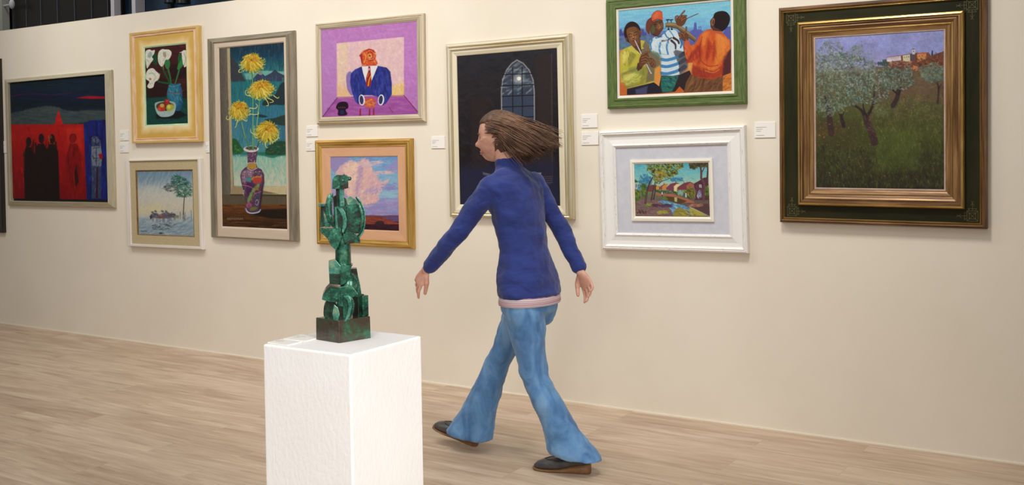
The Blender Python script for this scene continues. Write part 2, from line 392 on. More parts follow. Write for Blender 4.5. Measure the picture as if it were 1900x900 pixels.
# ---------------------------------------------------------------- picture frames
def px2(x, y, plane_y=0.0):
    d = CF + CR*(x-950)/FPX - CU*(y-PY)/FPX
    q = CP + d*((plane_y-CP[1])/d[1]); return q[0], q[2]
class Frame:
    def __init__(s, name_label, corners, depth, cat='painting', group=None, name='framed_painting'):
        q = [np.array(px2(x, y, -depth)) for x, y in corners]
        c = sum(q)/4; ex = (q[1]-q[0]+q[2]-q[3])/2; ez = (q[0]-q[3]+q[1]-q[2])/2
        tilt = (math.atan2(ex[1], ex[0])+math.atan2(-ez[0], ez[1]))/2
        s.c = c; s.t = tilt; s.outer = (-np.linalg.norm(ex)/2, np.linalg.norm(ex)/2, -np.linalg.norm(ez)/2, np.linalg.norm(ez)/2)
        s.root = empty(name, (c[0], -0.0008, c[1]), (0, -tilt, 0)); tag(s.root, name_label, cat, group)
    def rect(s, corners, depth):
        """inner rectangle from four sighted corners TL,TR,BR,BL lying at this depth"""
        L = []
        for x, y in corners:
            q = np.array(px2(x, y, -depth))-s.c; L.append((q[0]*math.cos(s.t)+q[1]*math.sin(s.t), -q[0]*math.sin(s.t)+q[1]*math.cos(s.t)))
        return ((L[0][0]+L[3][0])/2, (L[1][0]+L[2][0])/2, (L[2][1]+L[3][1])/2, (L[0][1]+L[1][1])/2)
    def ring(s, name, ra, rb, prof, mats, back=0.0, bev=0):
        """mitred moulding between rectangles ra and rb; prof = [(fraction 0 outer..1 inner, depth, material index)]"""
        pr = [(0, back, 0)]+list(prof)+[(1, back, 0)]
        mb = MB(); cs = []
        for fr, d, mi in pr:
            l, r, b, t = [ra[i]+(rb[i]-ra[i])*fr for i in range(4)]
            cs.append([(l, -d, b), (r, -d, b), (r, -d, t), (l, -d, t)])
        n = len(pr); acc = [0]
        for k in range(1, n):
            acc.append(acc[-1]+math.dist(cs[k][0], cs[k-1][0])*0.75)
        for side in range(4):
            o = side; e = (side+1) % 4
            for k in range(n):
                j = (k+1) % n
                a, b_, c_, d_ = cs[k][o], cs[k][e], cs[j][e], cs[j][o]
                ln = lambda p: (p[0] if side % 2 == 0 else p[2])+side*3.1
                v1 = acc[k]; v2 = acc[j] if j else acc[k]+0.01
                mb.add([a, b_, c_, d_], [(0, 1, 2, 3)], pr[j][2] if j else 0, [[(ln(a), v1), (ln(b_), v1), (ln(c_), v2), (ln(d_), v2)]])
        ob = mb.build(name, mats, s.root)
        me = ob.data; import bmesh
        bm = bmesh.new(); bm.from_mesh(me); bmesh.ops.remove_doubles(bm, verts=bm.verts, dist=1e-5); bmesh.ops.recalc_face_normals(bm, faces=bm.faces); bm.to_mesh(me); bm.free()
        if bev:
            b = ob.modifiers.new('bevel', 'BEVEL'); b.width = bev; b.segments = 2; b.limit_method = 'ANGLE'; b.angle_limit = math.radians(20)
        return ob
    def panel(s, name, ra, rb, depth, m, th=0.004):
        """flat mat with a window"""
        return s.ring(name, ra, rb, [(0, depth, 0), (1, depth, 0)], m, back=depth-th)
    def board(s, rect, depth, m, name='backing_board'):
        l, r, b, t = rect; return MB().box((l, -depth, b), (r, -depth+0.004, t)).build(name, m, s.root)
def wood(name, cols, rough=0.4, metal=0.0, su=6, sv=160, bump=0.0004, lo=0.3, hi=0.7, spec=0.5):
    return material(name, cols, rough, metal, scale=(su, sv, 1), coord='UV', bump=bump, lo=lo, hi=hi, spec=spec, detail=5)
# ================================================================ 1: dark figures before a red wall, silver tray frame
F = Frame('painting of dark figures against red under a dark sky, pale silver frame',
          [(8.3, 147.5), (206, 129.5), (213, 387), (15.6, 380)], 0.018)
M_champ = wood('champagne_leaf', [(170, 160, 132), (196, 186, 158), (208, 199, 174)], 0.38, 0.25)
M_trayblack = material('black_tray', (14, 11, 12), 0.6)
inn = F.rect([(13.3, 153.5), (193.4, 137.5), (200.5, 377.5), (20, 371.3)], 0.036)
F.ring('frame', F.outer, inn, [(0.0, 0.018, 0), (0.12, 0.022, 0), (0.9, 0.036, 0), (1.0, 0.036, 0)], M_champ, bev=0.001)
cr = F.rect([(20.3, 156), (193.6, 139.5), (200, 371.5), (23, 367.3)], 0.02)
tray = (inn[0]-0.001, inn[1]+0.001, inn[2]-0.001, inn[3]+0.001)
F.board(tray, 0.007, M_trayblack)
A = Art([(20.3, 156), (193.6, 139.5), (200, 371.5), (23, 367.3)], 230, 270, (14, 26, 38), 1)
A.k = 1/2.252; A.o = (0, 0)
A.vgrad([(335, (14, 30, 44)), (370, (12, 34, 50)), (400, (16, 24, 56)), (440, (10, 24, 34)), (520, (20, 48, 62))])
A.dabs([(40, 345), (440, 320), (440, 520), (40, 520)], 240, 60, 5, [(10, 22, 30), (14, 40, 52), (16, 26, 62), (10, 30, 34), (24, 40, 58)], 0, 0.06, 0.5, 3)
A.line([(50, 405), (90, 396), (160, 392), (240, 396), (310, 384)], 4, (92, 20, 60), 2, 4, 0.7)
A.poly([(325, 408), (370, 400), (440, 402), (440, 412), (380, 412)], (160, 14, 30), 3)
A.poly([(42, 478), (100, 462), (150, 450), (200, 442), (250, 446), (300, 462), (442, 462), (442, 505), (360, 510), (300, 518), (42, 520)], (64, 76, 74), 6, 0.95, True, 5)
A.dabs([(42, 480), (240, 450), (300, 470), (440, 468), (440, 500), (42, 512)], 70, 34, 6, [(80, 90, 84), (50, 66, 70), (30, 60, 84), (70, 84, 82)], 0, 0.2, 0.5, 4)
A.poly([(355, 516), (380, 503), (442, 500), (460, 840), (366, 840)], (24, 30, 106), 3)
A.poly([(42, 520), (355, 518), (368, 840), (40, 840)], (176, 20, 14), 1.5, shade=(0, 560, 0, 835, (124, 0, 10)))
A.poly([(236, 520), (246, 480), (253, 458), (262, 485), (272, 521)], (190, 28, 26), 2)
A.dabs([(46, 530), (350, 530), (362, 830), (46, 830)], 90, 40, 9, [(206, 44, 24), (150, 8, 10), (190, 26, 18), (120, 0, 8)], 1.5, 0.25, 0.4, 5)
A.poly([(275, 535), (350, 530), (352, 620), (290, 640)], (206, 52, 30), 20, 0.5)
dk = [(26, 10, 8), (20, 6, 6), (38, 14, 8), (30, 16, 8)]
for bx, hy, wd in ((125, 592, 24), (180, 578, 28), (226, 580, 26)):
    A.poly([(bx-wd*0.5, hy+22), (bx-wd, hy+50), (bx-wd*0.85, 835), (bx+wd*1.2, 835), (bx+wd*0.95, hy+50), (bx+wd*0.4, hy+22)], (34, 12, 8), 4, sm=False)
    A.ell(bx, hy, 12, 20, (38, 14, 10), 0, 3)
A.poly([(104, 640), (250, 640), (254, 835), (108, 835)], (28, 10, 8), 6)
A.dabs([(106, 610), (250, 610), (252, 830), (110, 830)], 120, 50, 5, dk, 1.57, 0.1, 0.7, 6)
A.line([(212, 570), (216, 592)], 3, (180, 120, 70), 3, 2, 0.8); A.ell(217, 572, 9, 8, (150, 84, 50), 0, 3, 0.6)
A.line([(112, 600), (106, 640), (104, 710)], 3, (120, 40, 20), 2, 2, 0.7)
A.poly([(300, 600), (282, 660), (290, 835), (350, 835), (346, 650), (330, 600)], (134, 8, 8), 5)
A.ell(312, 578, 15, 20, (136, 12, 10), 0, 3); A.line([(300, 580), (306, 562), (322, 562), (326, 580)], 3, (70, 8, 8), 3, 2, 0.8)
A.dabs([(290, 610), (342, 610), (348, 830), (294, 830)], 50, 40, 4, [(100, 0, 6), (160, 20, 16), (80, 0, 4)], 1.57, 0.2, 0.6, 7)
A.poly([(326, 690), (336, 760), (322, 780), (318, 720)], (52, 4, 8), 4)
A.dabs([(360, 530), (440, 520), (448, 830), (372, 830)], 70, 50, 7, [(18, 34, 130), (14, 14, 70), (30, 60, 150), (10, 10, 60)], 1.57, 0.15, 0.5, 8)
A.poly([(384, 612), (386, 580), (398, 566), (414, 568), (424, 590), (426, 830), (388, 830)], (52, 66, 98), 3, rough=2)
A.poly([(386, 612), (424, 612), (430, 660), (424, 696), (388, 692)], (118, 124, 138), 3, rough=2)
A.dabs([(388, 570), (420, 570), (426, 825), (390, 825)], 70, 14, 2.5, [(130, 138, 160), (34, 42, 84), (90, 100, 140), (20, 24, 60)], 1.5, 0.7, 0.7, 9)
A.line([(390, 582), (398, 576), (404, 582)], 3, (14, 16, 30)); A.line([(408, 580), (416, 576), (420, 584)], 3, (14, 16, 30))
A.ell(404, 586, 14, 12, (110, 118, 150), 0, 3, 0.5); A.line([(404, 580), (402, 600), (408, 606)], 2.5, (16, 18, 40))
A.line([(385, 618), (385, 576), (400, 566), (416, 568), (426, 590), (428, 650), (432, 690)], 2, (10, 10, 30)); A.poly([(414, 645), (430, 640), (430, 668), (420, 664)], (150, 16, 34), 2)
A.line([(392, 620), (420, 616)], 2, (20, 20, 50)); A.line([(392, 650), (398, 662), (414, 660)], 2, (20, 20, 50)); A.line([(406, 616), (406, 690)], 2, (30, 30, 60))
A.line([(410, 700), (408, 826)], 5, (60, 8, 34), 8); A.tex(0.10, 6, 6, 3)
canvas(A, cr, 0.02, F.root, gain=0.82)

# ================================================================ 2: arum lilies, yellow washed box frame
F = Frame('painting of white lilies in a blue jar, yellow washed wooden frame',
          [(238.9, 62.5), (369, 46), (371.5, 263), (245.8, 265.9)], 0.030)
M_yel = wood('yellow_washed_wood', [(196, 152, 74), (212, 176, 104), (224, 194, 128)], 0.5, 0.05, su=5, sv=70)
M_pink = wood('pinkish_worn_step', [(214, 158, 96), (224, 186, 148), (236, 214, 184)], 0.5, 0.05, su=8, sv=60)
M_mint = material('mint_bevel', [(150, 196, 150), (196, 222, 178)], 0.5, scale=9)
def paler_inside_panel(hx, hz):
    """yellow wash, paler next to the canvas"""
    m, nt, b = new_mat('yellow_panel_paler_inside'); L = nt.links.new
    tc = nd(nt, 'ShaderNodeTexCoord'); nz = nd(nt, 'ShaderNodeTexNoise', Scale=9.0, Detail=5.0); L(tc.outputs['Object'], nz.inputs[0])
    sp = nd(nt, 'ShaderNodeSeparateXYZ'); L(tc.outputs['Object'], sp.inputs[0]); ds = []
    for ax, h in ((0, hx), (2, hz)):
        a = nd(nt, 'ShaderNodeMath', operation='ABSOLUTE'); L(sp.outputs[ax], a.inputs[0])
        c_ = nd(nt, 'ShaderNodeMath', operation='SUBTRACT'); L(a.outputs[0], c_.inputs[0]); c_.inputs[1].default_value = h; ds.append(c_)
    mx = nd(nt, 'ShaderNodeMath', operation='SMOOTH_MAX'); L(ds[0].outputs[0], mx.inputs[0]); L(ds[1].outputs[0], mx.inputs[1]); mx.inputs[2].default_value = 0.03
    mm = nd(nt, 'ShaderNodeMath', operation='MULTIPLY_ADD'); L(nz.outputs['Fac'], mm.inputs[0]); mm.inputs[1].default_value = 0.07; L(mx.outputs[0], mm.inputs[2])
    r = ramp(nt, mm.outputs[0], [(0.03, (240, 228, 194)), (0.065, (228, 202, 140)), (0.10, (208, 166, 78))]); L(r.outputs[0], b.inputs['Base Color'])
    b.inputs['Roughness'].default_value = 0.55; return m
s1 = F.rect([(249, 71.5), (359, 57), (363, 254), (256, 256.5)], 0.02)
F.ring('frame', F.outer, s1, [(0, 0.030, 0), (0.42, 0.030, 0), (0.5, 0.024, 1), (0.8, 0.022, 1), (0.86, 0.026, 1), (1.0, 0.020, 1)], [M_yel, M_pink], bev=0.0008)
cc = [(268.5, 89), (345, 82), (348.7, 228.5), (273, 232)]
c1 = F.rect(cc, 0.014); s2 = (c1[0]-0.010, c1[1]+0.010, c1[2]-0.010, c1[3]+0.010)
F.panel('panel', (s1[0]-0.004, s1[1]+0.004, s1[2]-0.004, s1[3]+0.004), s2, 0.019, paler_inside_panel((c1[1]-c1[0])/2, (c1[3]-c1[2])/2))
F.ring('bevel_slip', s2, c1, [(0, 0.019, 0), (1, 0.0142, 0)], M_mint, back=0.008)
A = Art(cc, 130, 230, (44, 16, 16), 2); A.k = 1/3.753; A.o = (225, 30)
A.vgrad([(195, (72, 24, 26)), (330, (60, 22, 22)), (470, (58, 26, 20)), (560, (44, 20, 16)), (580, (18, 60, 52)), (757, (12, 50, 48))])
A.dabs([(165, 220), (450, 195), (460, 575), (175, 575)], 220, 40, 9, [(84, 26, 28), (40, 14, 14), (64, 34, 26), (96, 34, 32), (30, 16, 16)], 0.3, 0.6, 0.45, 2)
A.poly([(340, 340), (450, 330), (455, 430), (340, 440)], (30, 10, 12), 14, 0.7); A.poly([(175, 400), (330, 440), (320, 560), (176, 570)], (34, 12, 10), 16, 0.6)
A.poly([(175, 572), (330, 560), (462, 600), (466, 745), (180, 757)], (16, 66, 58), 6)
A.dabs([(176, 580), (460, 610), (464, 742), (182, 752)], 140, 46, 7, [(10, 46, 44), (24, 84, 70), (12, 56, 60), (30, 70, 56)], 0.2, 0.6, 0.5, 3)
A.poly([(240, 690), (380, 640), (462, 690), (400, 715), (250, 712)], (16, 14, 16), 10, 0.8)
A.poly([(165, 480), (200, 560), (190, 580), (172, 600)], (14, 40, 30), 6, 0.6)
G = (30, 92, 52)
A.line([(285, 352), (318, 420), (345, 470)], 13, (26, 78, 40), 9); A.line([(324, 350), (340, 410), (350, 470)], 13, (44, 108, 58), 8)
A.line([(412, 345), (398, 400), (378, 470)], 12, (46, 112, 66), 8); A.line([(255, 452), (290, 462), (340, 468)], 9, (26, 84, 46), 11)
A.poly([(222, 262), (246, 262), (254, 300), (246, 345), (224, 318)], (22, 70, 38), 3, sm=True)
A.poly([(310, 310), (334, 300), (342, 345), (322, 370), (306, 340)], (50, 120, 64), 3, sm=True)
A.poly([(405, 262), (425, 290), (432, 340), (412, 364), (392, 370), (402, 310)], (52, 128, 62), 3, sm=True)
A.poly([(410, 258), (420, 290), (402, 330), (396, 290)], (30, 90, 48), 3, sm=True)
W = (222, 222, 204); Sh = (150, 160, 150)
A.poly([(172, 240), (196, 230), (212, 238), (234, 236), (230, 260), (215, 282), (224, 300), (205, 326), (190, 350), (178, 360), (168, 300), (166, 262)], W, 3, sm=True)
A.ell(200, 268, 15, 22, (140, 160, 158), 0.4, 8, 0.8); A.line([(175, 300), (196, 322), (182, 350)], 6, (160, 174, 168), 3, 4, 0.8)
A.poly([(262, 250), (285, 230), (310, 232), (335, 234), (352, 252), (346, 282), (330, 302), (310, 306), (298, 340), (280, 350), (262, 325), (256, 290)], W, 3, sm=True)
A.ell(303, 268, 11, 20, (172, 150, 116), -0.3, 6, 0.9); A.line([(312, 250), (306, 290), (292, 312)], 6, (150, 152, 140), 3, 3, 0.8); A.line([(322, 262), (338, 276)], 4, (190, 180, 160), 3, 3, 0.8); A.line([(266, 300), (280, 338)], 5, (170, 178, 168), 3, 4, 0.7)
A.line([(292, 330), (298, 372)], 5, (196, 120, 60), 2)
A.poly([(420, 250), (436, 238), (452, 240), (454, 350), (440, 358), (430, 330), (424, 290)], W, 3, sm=False); A.line([(440, 262), (448, 300), (440, 345)], 6, (160, 160, 130), 5, 4, 0.8); A.line([(410, 255), (424, 250)], 4, W)
A.poly([(172, 400), (190, 370), (222, 362), (246, 384), (270, 408), (262, 440), (236, 460), (224, 494), (196, 502), (182, 486), (196, 456), (172, 436)], W, 3, sm=True)
A.ell(203, 437, 9, 8, (176, 118, 74), 0, 4, 0.9); A.line([(196, 400), (222, 396), (240, 420), (226, 450)], 6, (160, 162, 146), 4, 4, 0.8); A.line([(258, 440), (268, 420), (272, 396)], 3.5, (196, 168, 110), 2); A.line([(200, 470), (222, 464)], 4, (168, 170, 152), 3, 4, 0.8)
A.poly([(336, 480), (350, 470), (380, 474), (410, 466), (416, 486), (426, 520), (428, 600), (420, 646), (400, 660), (372, 650), (340, 600), (322, 560), (324, 520)], (38, 108, 132), 3, sm=True, shade=(325, 540, 428, 560, (28, 78, 116)))
A.poly([(338, 488), (400, 500), (412, 560), (390, 630), (360, 600), (330, 540)], (70, 140, 150), 16, 0.5)
A.dabs([(336, 490), (410, 480), (424, 600), (400, 650), (345, 600)], 60, 30, 6, [(60, 140, 160), (24, 78, 108), (90, 160, 170), (30, 96, 140)], 1.2, 0.5, 0.5, 5)
A.line([(326, 528), (360, 536), (400, 534), (434, 518)], 4, (130, 40, 78)); A.line([(334, 484), (370, 490), (416, 474)], 5, (90, 160, 164), 4, 3, 0.8); A.line([(380, 540), (414, 542)], 6, (120, 170, 120), 3, 4, 0.6)
A.poly([(236, 612), (262, 596), (300, 592), (350, 592), (380, 606), (382, 644), (366, 684), (330, 700), (280, 700), (250, 672)], (150, 176, 172), 2.5, sm=True)
A.ell(308, 628, 62, 31, (60, 58, 44), 0.0, 4); A.line([(244, 640), (280, 664), (340, 664), (378, 640)], 3, (120, 146, 146), 3, 3, 0.8)
A.ell(320, 600, 20, 24, (160, 40, 34), 0, 3); A.ell(324, 590, 10, 8, (196, 80, 60), 0, 5, 0.8); A.ell(284, 640, 28, 26, (186, 52, 40), 0.1, 3); A.ell(288, 622, 15, 14, (206, 178, 80), 0, 6, 0.9); A.ell(270, 648, 10, 12, (214, 90, 60), 0, 5, 0.7)
A.ell(344, 638, 28, 27, (168, 168, 58), 0, 3); A.ell(336, 632, 12, 14, (216, 208, 106), 0, 6, 0.9); A.line([(340, 606), (344, 614)], 4, (30, 24, 14)); A.line([(304, 598), (310, 616)], 3, (40, 30, 20))
A.poly([(238, 640), (260, 662), (340, 664), (380, 640), (366, 684), (330, 700), (280, 700), (250, 672)], (164, 188, 182), 3); A.tex(0.08, 3, 2, 4)
canvas(A, c1, 0.014, F.root, gain=0.88)

# ================================================================ 3: cattle in mist, white frame with linen mat
F = Frame('misty painting of cattle by a tree, white frame, below the lilies',
          [(233.8, 297.8), (371.5, 293.3), (376.5, 463), (237.3, 457)], 0.026)
M_wfr = wood('white_painted_wood', [(214, 204, 192), (228, 220, 210), (236, 230, 222)], 0.5, 0, su=3, sv=60)
M_linen = material('linen_mat', [(172, 153, 114), (188, 170, 132), (202, 186, 148)], 0.9, scale=(260, 260, 260), detail=3, bump=0.0005)
M_brown = material('brown_slip', [(110, 78, 44), (140, 104, 62)], 0.5, scale=20)
a1 = F.rect([(240.2, 300.3), (366.8, 295), (371.2, 457.2), (243.5, 453)], 0.027)
F.ring('frame', F.outer, a1, [(0, 0.026, 0), (0.15, 0.030, 0), (0.9, 0.030, 0), (1, 0.026, 0)], M_wfr)
a2 = F.rect([(251.5, 315.2), (357.6, 315), (361, 441), (254, 435.5)], 0.020)
F.panel('mat', (a1[0]-0.004, a1[1]+0.004, a1[2]-0.004, a1[3]+0.004), a2, 0.020, M_linen)
cc = [(256, 318), (357.2, 317.5), (360, 438.5), (256.8, 434)]
c1 = F.rect(cc, 0.012)
F.ring('slip', (a2[0]-0.003, a2[1]+0.003, a2[2]-0.003, a2[3]+0.003), c1, [(0, 0.0195, 0), (0.5, 0.016, 0), (1, 0.013, 0)], M_brown, back=0.006)
A = Art(cc, 170, 200, (196, 204, 204), 3); A.k = 1/4.503; A.o = (220, 280)
A.vgrad([(170, (112, 142, 162)), (230, (132, 158, 174)), (300, (186, 194, 192)), (400, (206, 202, 188)), (480, (206, 198, 174)), (540, (184, 190, 184)), (610, (150, 170, 180)), (712, (138, 158, 166))])
A.dabs([(165, 175), (617, 178), (617, 330), (165, 300)], 230, 70, 8, [(96, 130, 158), (150, 172, 184), (120, 150, 172), (180, 190, 190)], 1.95, 0.25, 0.28, 2, bl=3)
A.dabs([(165, 300), (617, 330), (617, 540), (165, 540)], 240, 80, 8, [(216, 212, 196), (196, 198, 188), (222, 214, 184), (182, 190, 188)], 1.95, 0.2, 0.3, 3, bl=3)
A.dabs([(165, 545), (620, 545), (628, 705), (168, 690)], 260, 60, 7, [(120, 148, 170), (170, 184, 188), (198, 204, 200), (104, 132, 152)], -0.35, 0.35, 0.45, 4)
A.poly([(165, 480), (330, 430), (420, 500), (300, 540), (170, 545)], (222, 208, 160), 50, 0.5)
tr = [(450, 215), (510, 200), (560, 230), (612, 270), (616, 380), (570, 390), (500, 385), (470, 350), (500, 300), (450, 270)]
A.dabs(tr, 330, 24, 5, [(38, 84, 70), (58, 118, 92), (26, 56, 56), (84, 140, 112), (46, 100, 84)], 0.3, 0.8, 0.85, 5)
A.dabs([(380, 285), (460, 270), (510, 300), (480, 330), (430, 350), (400, 325)], 70, 20, 3.5, [(60, 64, 56), (86, 70, 66), (40, 60, 54)], 0.3, 0.7, 0.85, 6)
A.dabs([(370, 300), (500, 280), (500, 310), (370, 320)], 20, 36, 3, [(90, 94, 92), (50, 70, 60)], 0, 0.3, 0.7, 7)
A.line([(556, 368), (550, 430), (546, 500), (544, 530)], 6, (76, 66, 60), 9, 2); A.line([(556, 368), (548, 340)], 4, (70, 60, 56), 2)
A.dabs([(538, 525), (562, 525), (560, 580), (540, 580)], 16, 30, 4, [(96, 92, 84), (130, 128, 116)], 1.57, 0.2, 0.8, 8)
def cow(x, y, s_, c, lean=0):
    A.poly([(x-36*s_, y-20*s_), (x-10*s_, y-30*s_), (x+30*s_, y-28*s_), (x+40*s_, y), (x+30*s_, y+18*s_), (x-20*s_, y+18*s_), (x-44*s_, y+14*s_), (x-50*s_, y-2*s_)], c, 4, sm=True)
    for dx in (-26, -14, 16, 28): A.line([(x+dx*s_, y+8), (x+dx*s_, y+52*s_)], 7*s_, [k*0.95 for k in c], 4*s_, 2, 0.85)
cow(305, 545, 0.85, (92, 88, 100)); cow(400, 545, 1.0, (98, 94, 108)); cow(362, 550, 0.75, (120, 88, 92)); cow(455, 545, 0.7, (84, 82, 84)); cow(490, 552, 0.45, (140, 132, 106))
for x, y in ((288, 508), (314, 500), (372, 500), (404, 503), (452, 520)): A.ell(x, y+6, 13, 8, (90, 88, 96), 0.3, 5, 0.8); A.line([(x-12, y+2), (x-4, y-6), (x+6, y-2)], 3, (70, 70, 80), 2, 3, 0.7)
A.poly([(262, 548), (278, 540), (282, 562), (268, 572)], (58, 56, 66), 3)
A.dabs([(280, 518), (460, 518), (460, 560), (280, 565)], 90, 14, 3, [(60, 60, 76), (150, 150, 160), (110, 84, 90), (200, 200, 200)], 0.5, 0.9, 0.6, 9)
A.dabs([(270, 615), (470, 600), (520, 590), (440, 660), (300, 660)], 46, 22, 5, [(44, 48, 56), (66, 72, 82), (84, 90, 92), (54, 70, 60)], 0, 0.3, 0.85, 10)
A.dabs([(345, 680), (385, 680), (385, 698), (345, 698)], 10, 18, 4, [(40, 44, 60)], 0, 0.3, 0.9, 11)
A.line([(518, 512), (520, 540), (516, 572)], 6, (126, 88, 84), 3); A.line([(608, 500), (609, 545), (610, 590)], 5, (100, 104, 104), 3, 2, 0.8)
for i in range(6): A.line([(182+i*9, 672+(i % 2)*5), (188+i*9, 666), (191+i*9, 675)], 2, (70, 76, 84)); 
A.line([(180, 668), (240, 670)], 2, (80, 84, 90)); A.tex(0.05, 2, 2, 4)
canvas(A, c1, 0.012, F.root, gain=0.9)
# ================================================================ 4: tall painting of yellow blooms in a vase, pewter frame
F = Frame('tall painting of yellow blooms in a purple vase, pewter grey frame',
          [(385, 72.3), (547.2, 56.4), (553.5, 448), (392.3, 440.4)], 0.014)
M_pew = wood('pewter_leaf', [(112, 102, 86), (146, 136, 116), (166, 156, 134)], 0.36, 0.35, su=3, sv=50)
M_lin2 = wood('pale_pink_beige_liner', [(196, 176, 154), (206, 188, 168)], 0.6, 0, su=4, sv=40)
a1 = F.rect([(395.5, 80.5), (529.5, 65.5), (536.5, 446), (402, 437.5)], 0.030)
F.ring('frame', F.outer, a1, [(0, 0.014, 0), (0.12, 0.016, 0), (0.85, 0.030, 0), (0.93, 0.030, 0), (1, 0.026, 0)], M_pew, bev=0.0008)
cc = [(407, 89), (526.8, 80), (533.5, 425.4), (413, 419.5)]
c1 = F.rect(cc, 0.013)
F.ring('liner', (a1[0]-0.003, a1[1]+0.003, a1[2]-0.003, a1[3]+0.003), c1, [(0, 0.021, 0), (0.85, 0.019, 0), (1, 0.0135, 0)], M_lin2, back=0.006)
A = Art(cc, 230, 600, (40, 90, 96), 4); A.k = 1/4.5; A.o = (400, 80)
A.vgrad([(20, (22, 42, 58)), (120, (20, 62, 82)), (230, (44, 112, 116)), (330, (40, 110, 110)), (420, (34, 92, 112)), (600, (50, 112, 138)), (800, (72, 130, 148)), (1100, (70, 140, 120))])
A.dabs([(120, 20), (575, 10), (580, 310), (125, 310)], 260, 60, 8, [(18, 34, 50), (24, 70, 96), (16, 50, 70), (50, 110, 116)], 1.57, 0.2, 0.4, 2)
A.poly([(125, 90), (180, 160), (240, 280), (260, 318), (128, 320)], (54, 52, 58), 6, 0.9)
A.poly([(245, 250), (330, 250), (400, 230), (576, 240), (578, 270), (400, 280), (300, 305), (260, 300)], (120, 178, 160), 10, 0.8)
A.poly([(300, 318), (350, 262), (380, 240), (420, 276), (470, 250), (500, 220), (530, 250), (580, 276), (580, 330), (300, 330)], (52, 60, 84), 4)
A.poly([(360, 255), (380, 240), (400, 262), (380, 268)], (150, 150, 160), 4, 0.8)
A.poly([(128, 322), (580, 320), (582, 520), (130, 500)], (30, 106, 112), 8, 0.85)
A.dabs([(128, 325), (580, 325), (590, 860), (135, 860)], 420, 90, 9, [(40, 110, 130), (28, 84, 104), (60, 128, 150), (44, 120, 112), (84, 116, 110)], 1.57, 0.12, 0.42, 3)
A.poly([(420, 470), (500, 430), (540, 350), (582, 340), (584, 505), (500, 515), (400, 520)], (34, 44, 48), 8, 0.9, True)
A.poly([(340, 600), (390, 596), (440, 614), (400, 622), (345, 612)], (28, 50, 56), 5, 0.9, True)
A.poly([(420, 640), (500, 625), (586, 605), (588, 690), (480, 670)], (38, 54, 44), 8, 0.9, True)
A.poly([(470, 700), (590, 690), (590, 830), (500, 840)], (50, 100, 126), 12, 0.6)
A.o = (400, 250); A.k = 1/4.737
A.poly([(150, 190), (625, 180), (632, 460), (155, 450)], (128, 180, 160), 16, shade=(0, 190, 0, 440, (196, 196, 172)))
A.dabs([(150, 190), (625, 180), (630, 455), (155, 445)], 200, 60, 12, [(150, 196, 178), (196, 200, 176), (110, 176, 160), (206, 190, 166), (176, 200, 190)], 1.5, 0.5, 0.45, 4)
A.poly([(145, 160), (640, 150), (625, 182), (560, 190), (500, 205), (400, 180), (240, 170), (150, 176)], (36, 110, 92), 10, 0.9, True)
A.poly([(148, 40), (190, 40), (230, 100), (250, 150), (150, 160)], (34, 84, 44), 10, 0.95, True)
A.poly([(460, 110), (540, 60), (625, 70), (625, 165), (520, 180), (450, 170)], (34, 64, 44), 10, 0.9, True)
A.dabs([(148, 60), (250, 130), (250, 170), (150, 160)], 50, 20, 6, [(24, 60, 30), (70, 130, 60), (90, 140, 80)], 0.3, 1, 0.6, 5)
A.dabs([(450, 100), (620, 80), (620, 175), (450, 180)], 80, 22, 6, [(30, 70, 40), (96, 110, 50), (40, 110, 90), (24, 50, 40)], 0.1, 1, 0.6, 6)
# window surround, sill and table
A.o = (400, 80); A.k = 1/4.5
A.poly([(28, 30), (100, 40), (168, 1400), (60, 1400)], (84, 78, 70), 2, shade=(30, 0, 110, 0, (108, 100, 88)))
A.poly([(100, 40), (125, 38), (152, 1262), (132, 1264)], (172, 156, 122), 2)
A.dabs([(32, 60), (98, 60), (130, 1200), (60, 1200)], 90, 80, 6, [(70, 66, 62), (104, 96, 84), (90, 82, 70)], 1.57, 0.05, 0.5, 7)
A.o = (400, 250); A.k = 1/4.737
A.poly([(132, 520), (150, 446), (240, 460), (632, 455), (634, 528), (430, 522)], (196, 180, 140), 2)
A.poly([(132, 518), (150, 446), (250, 462), (250, 522)], (140, 116, 82), 4, 0.7); A.poly([(390, 484), (560, 520), (400, 522)], (110, 92, 66), 5, 0.8)
A.poly([(55, 522), (634, 528), (636, 640), (60, 610)], (92, 82, 62), 3)
A.poly([(130, 520), (634, 527), (634, 545), (130, 535)], (70, 62, 44), 4)
A.poly([(50, 610), (640, 615), (640, 835), (55, 815)], (110, 66, 30), 8, shade=(0, 610, 0, 830, (44, 26, 16)))
A.dabs([(60, 615), (635, 620), (635, 825), (60, 805)], 150, 120, 7, [(130, 78, 34), (70, 40, 20), (48, 28, 18), (94, 60, 30)], 0.04, 0.08, 0.5, 8)
A.poly([(300, 680), (400, 660), (640, 650), (640, 740), (500, 740), (340, 705)], (26, 20, 16), 16, 0.85)
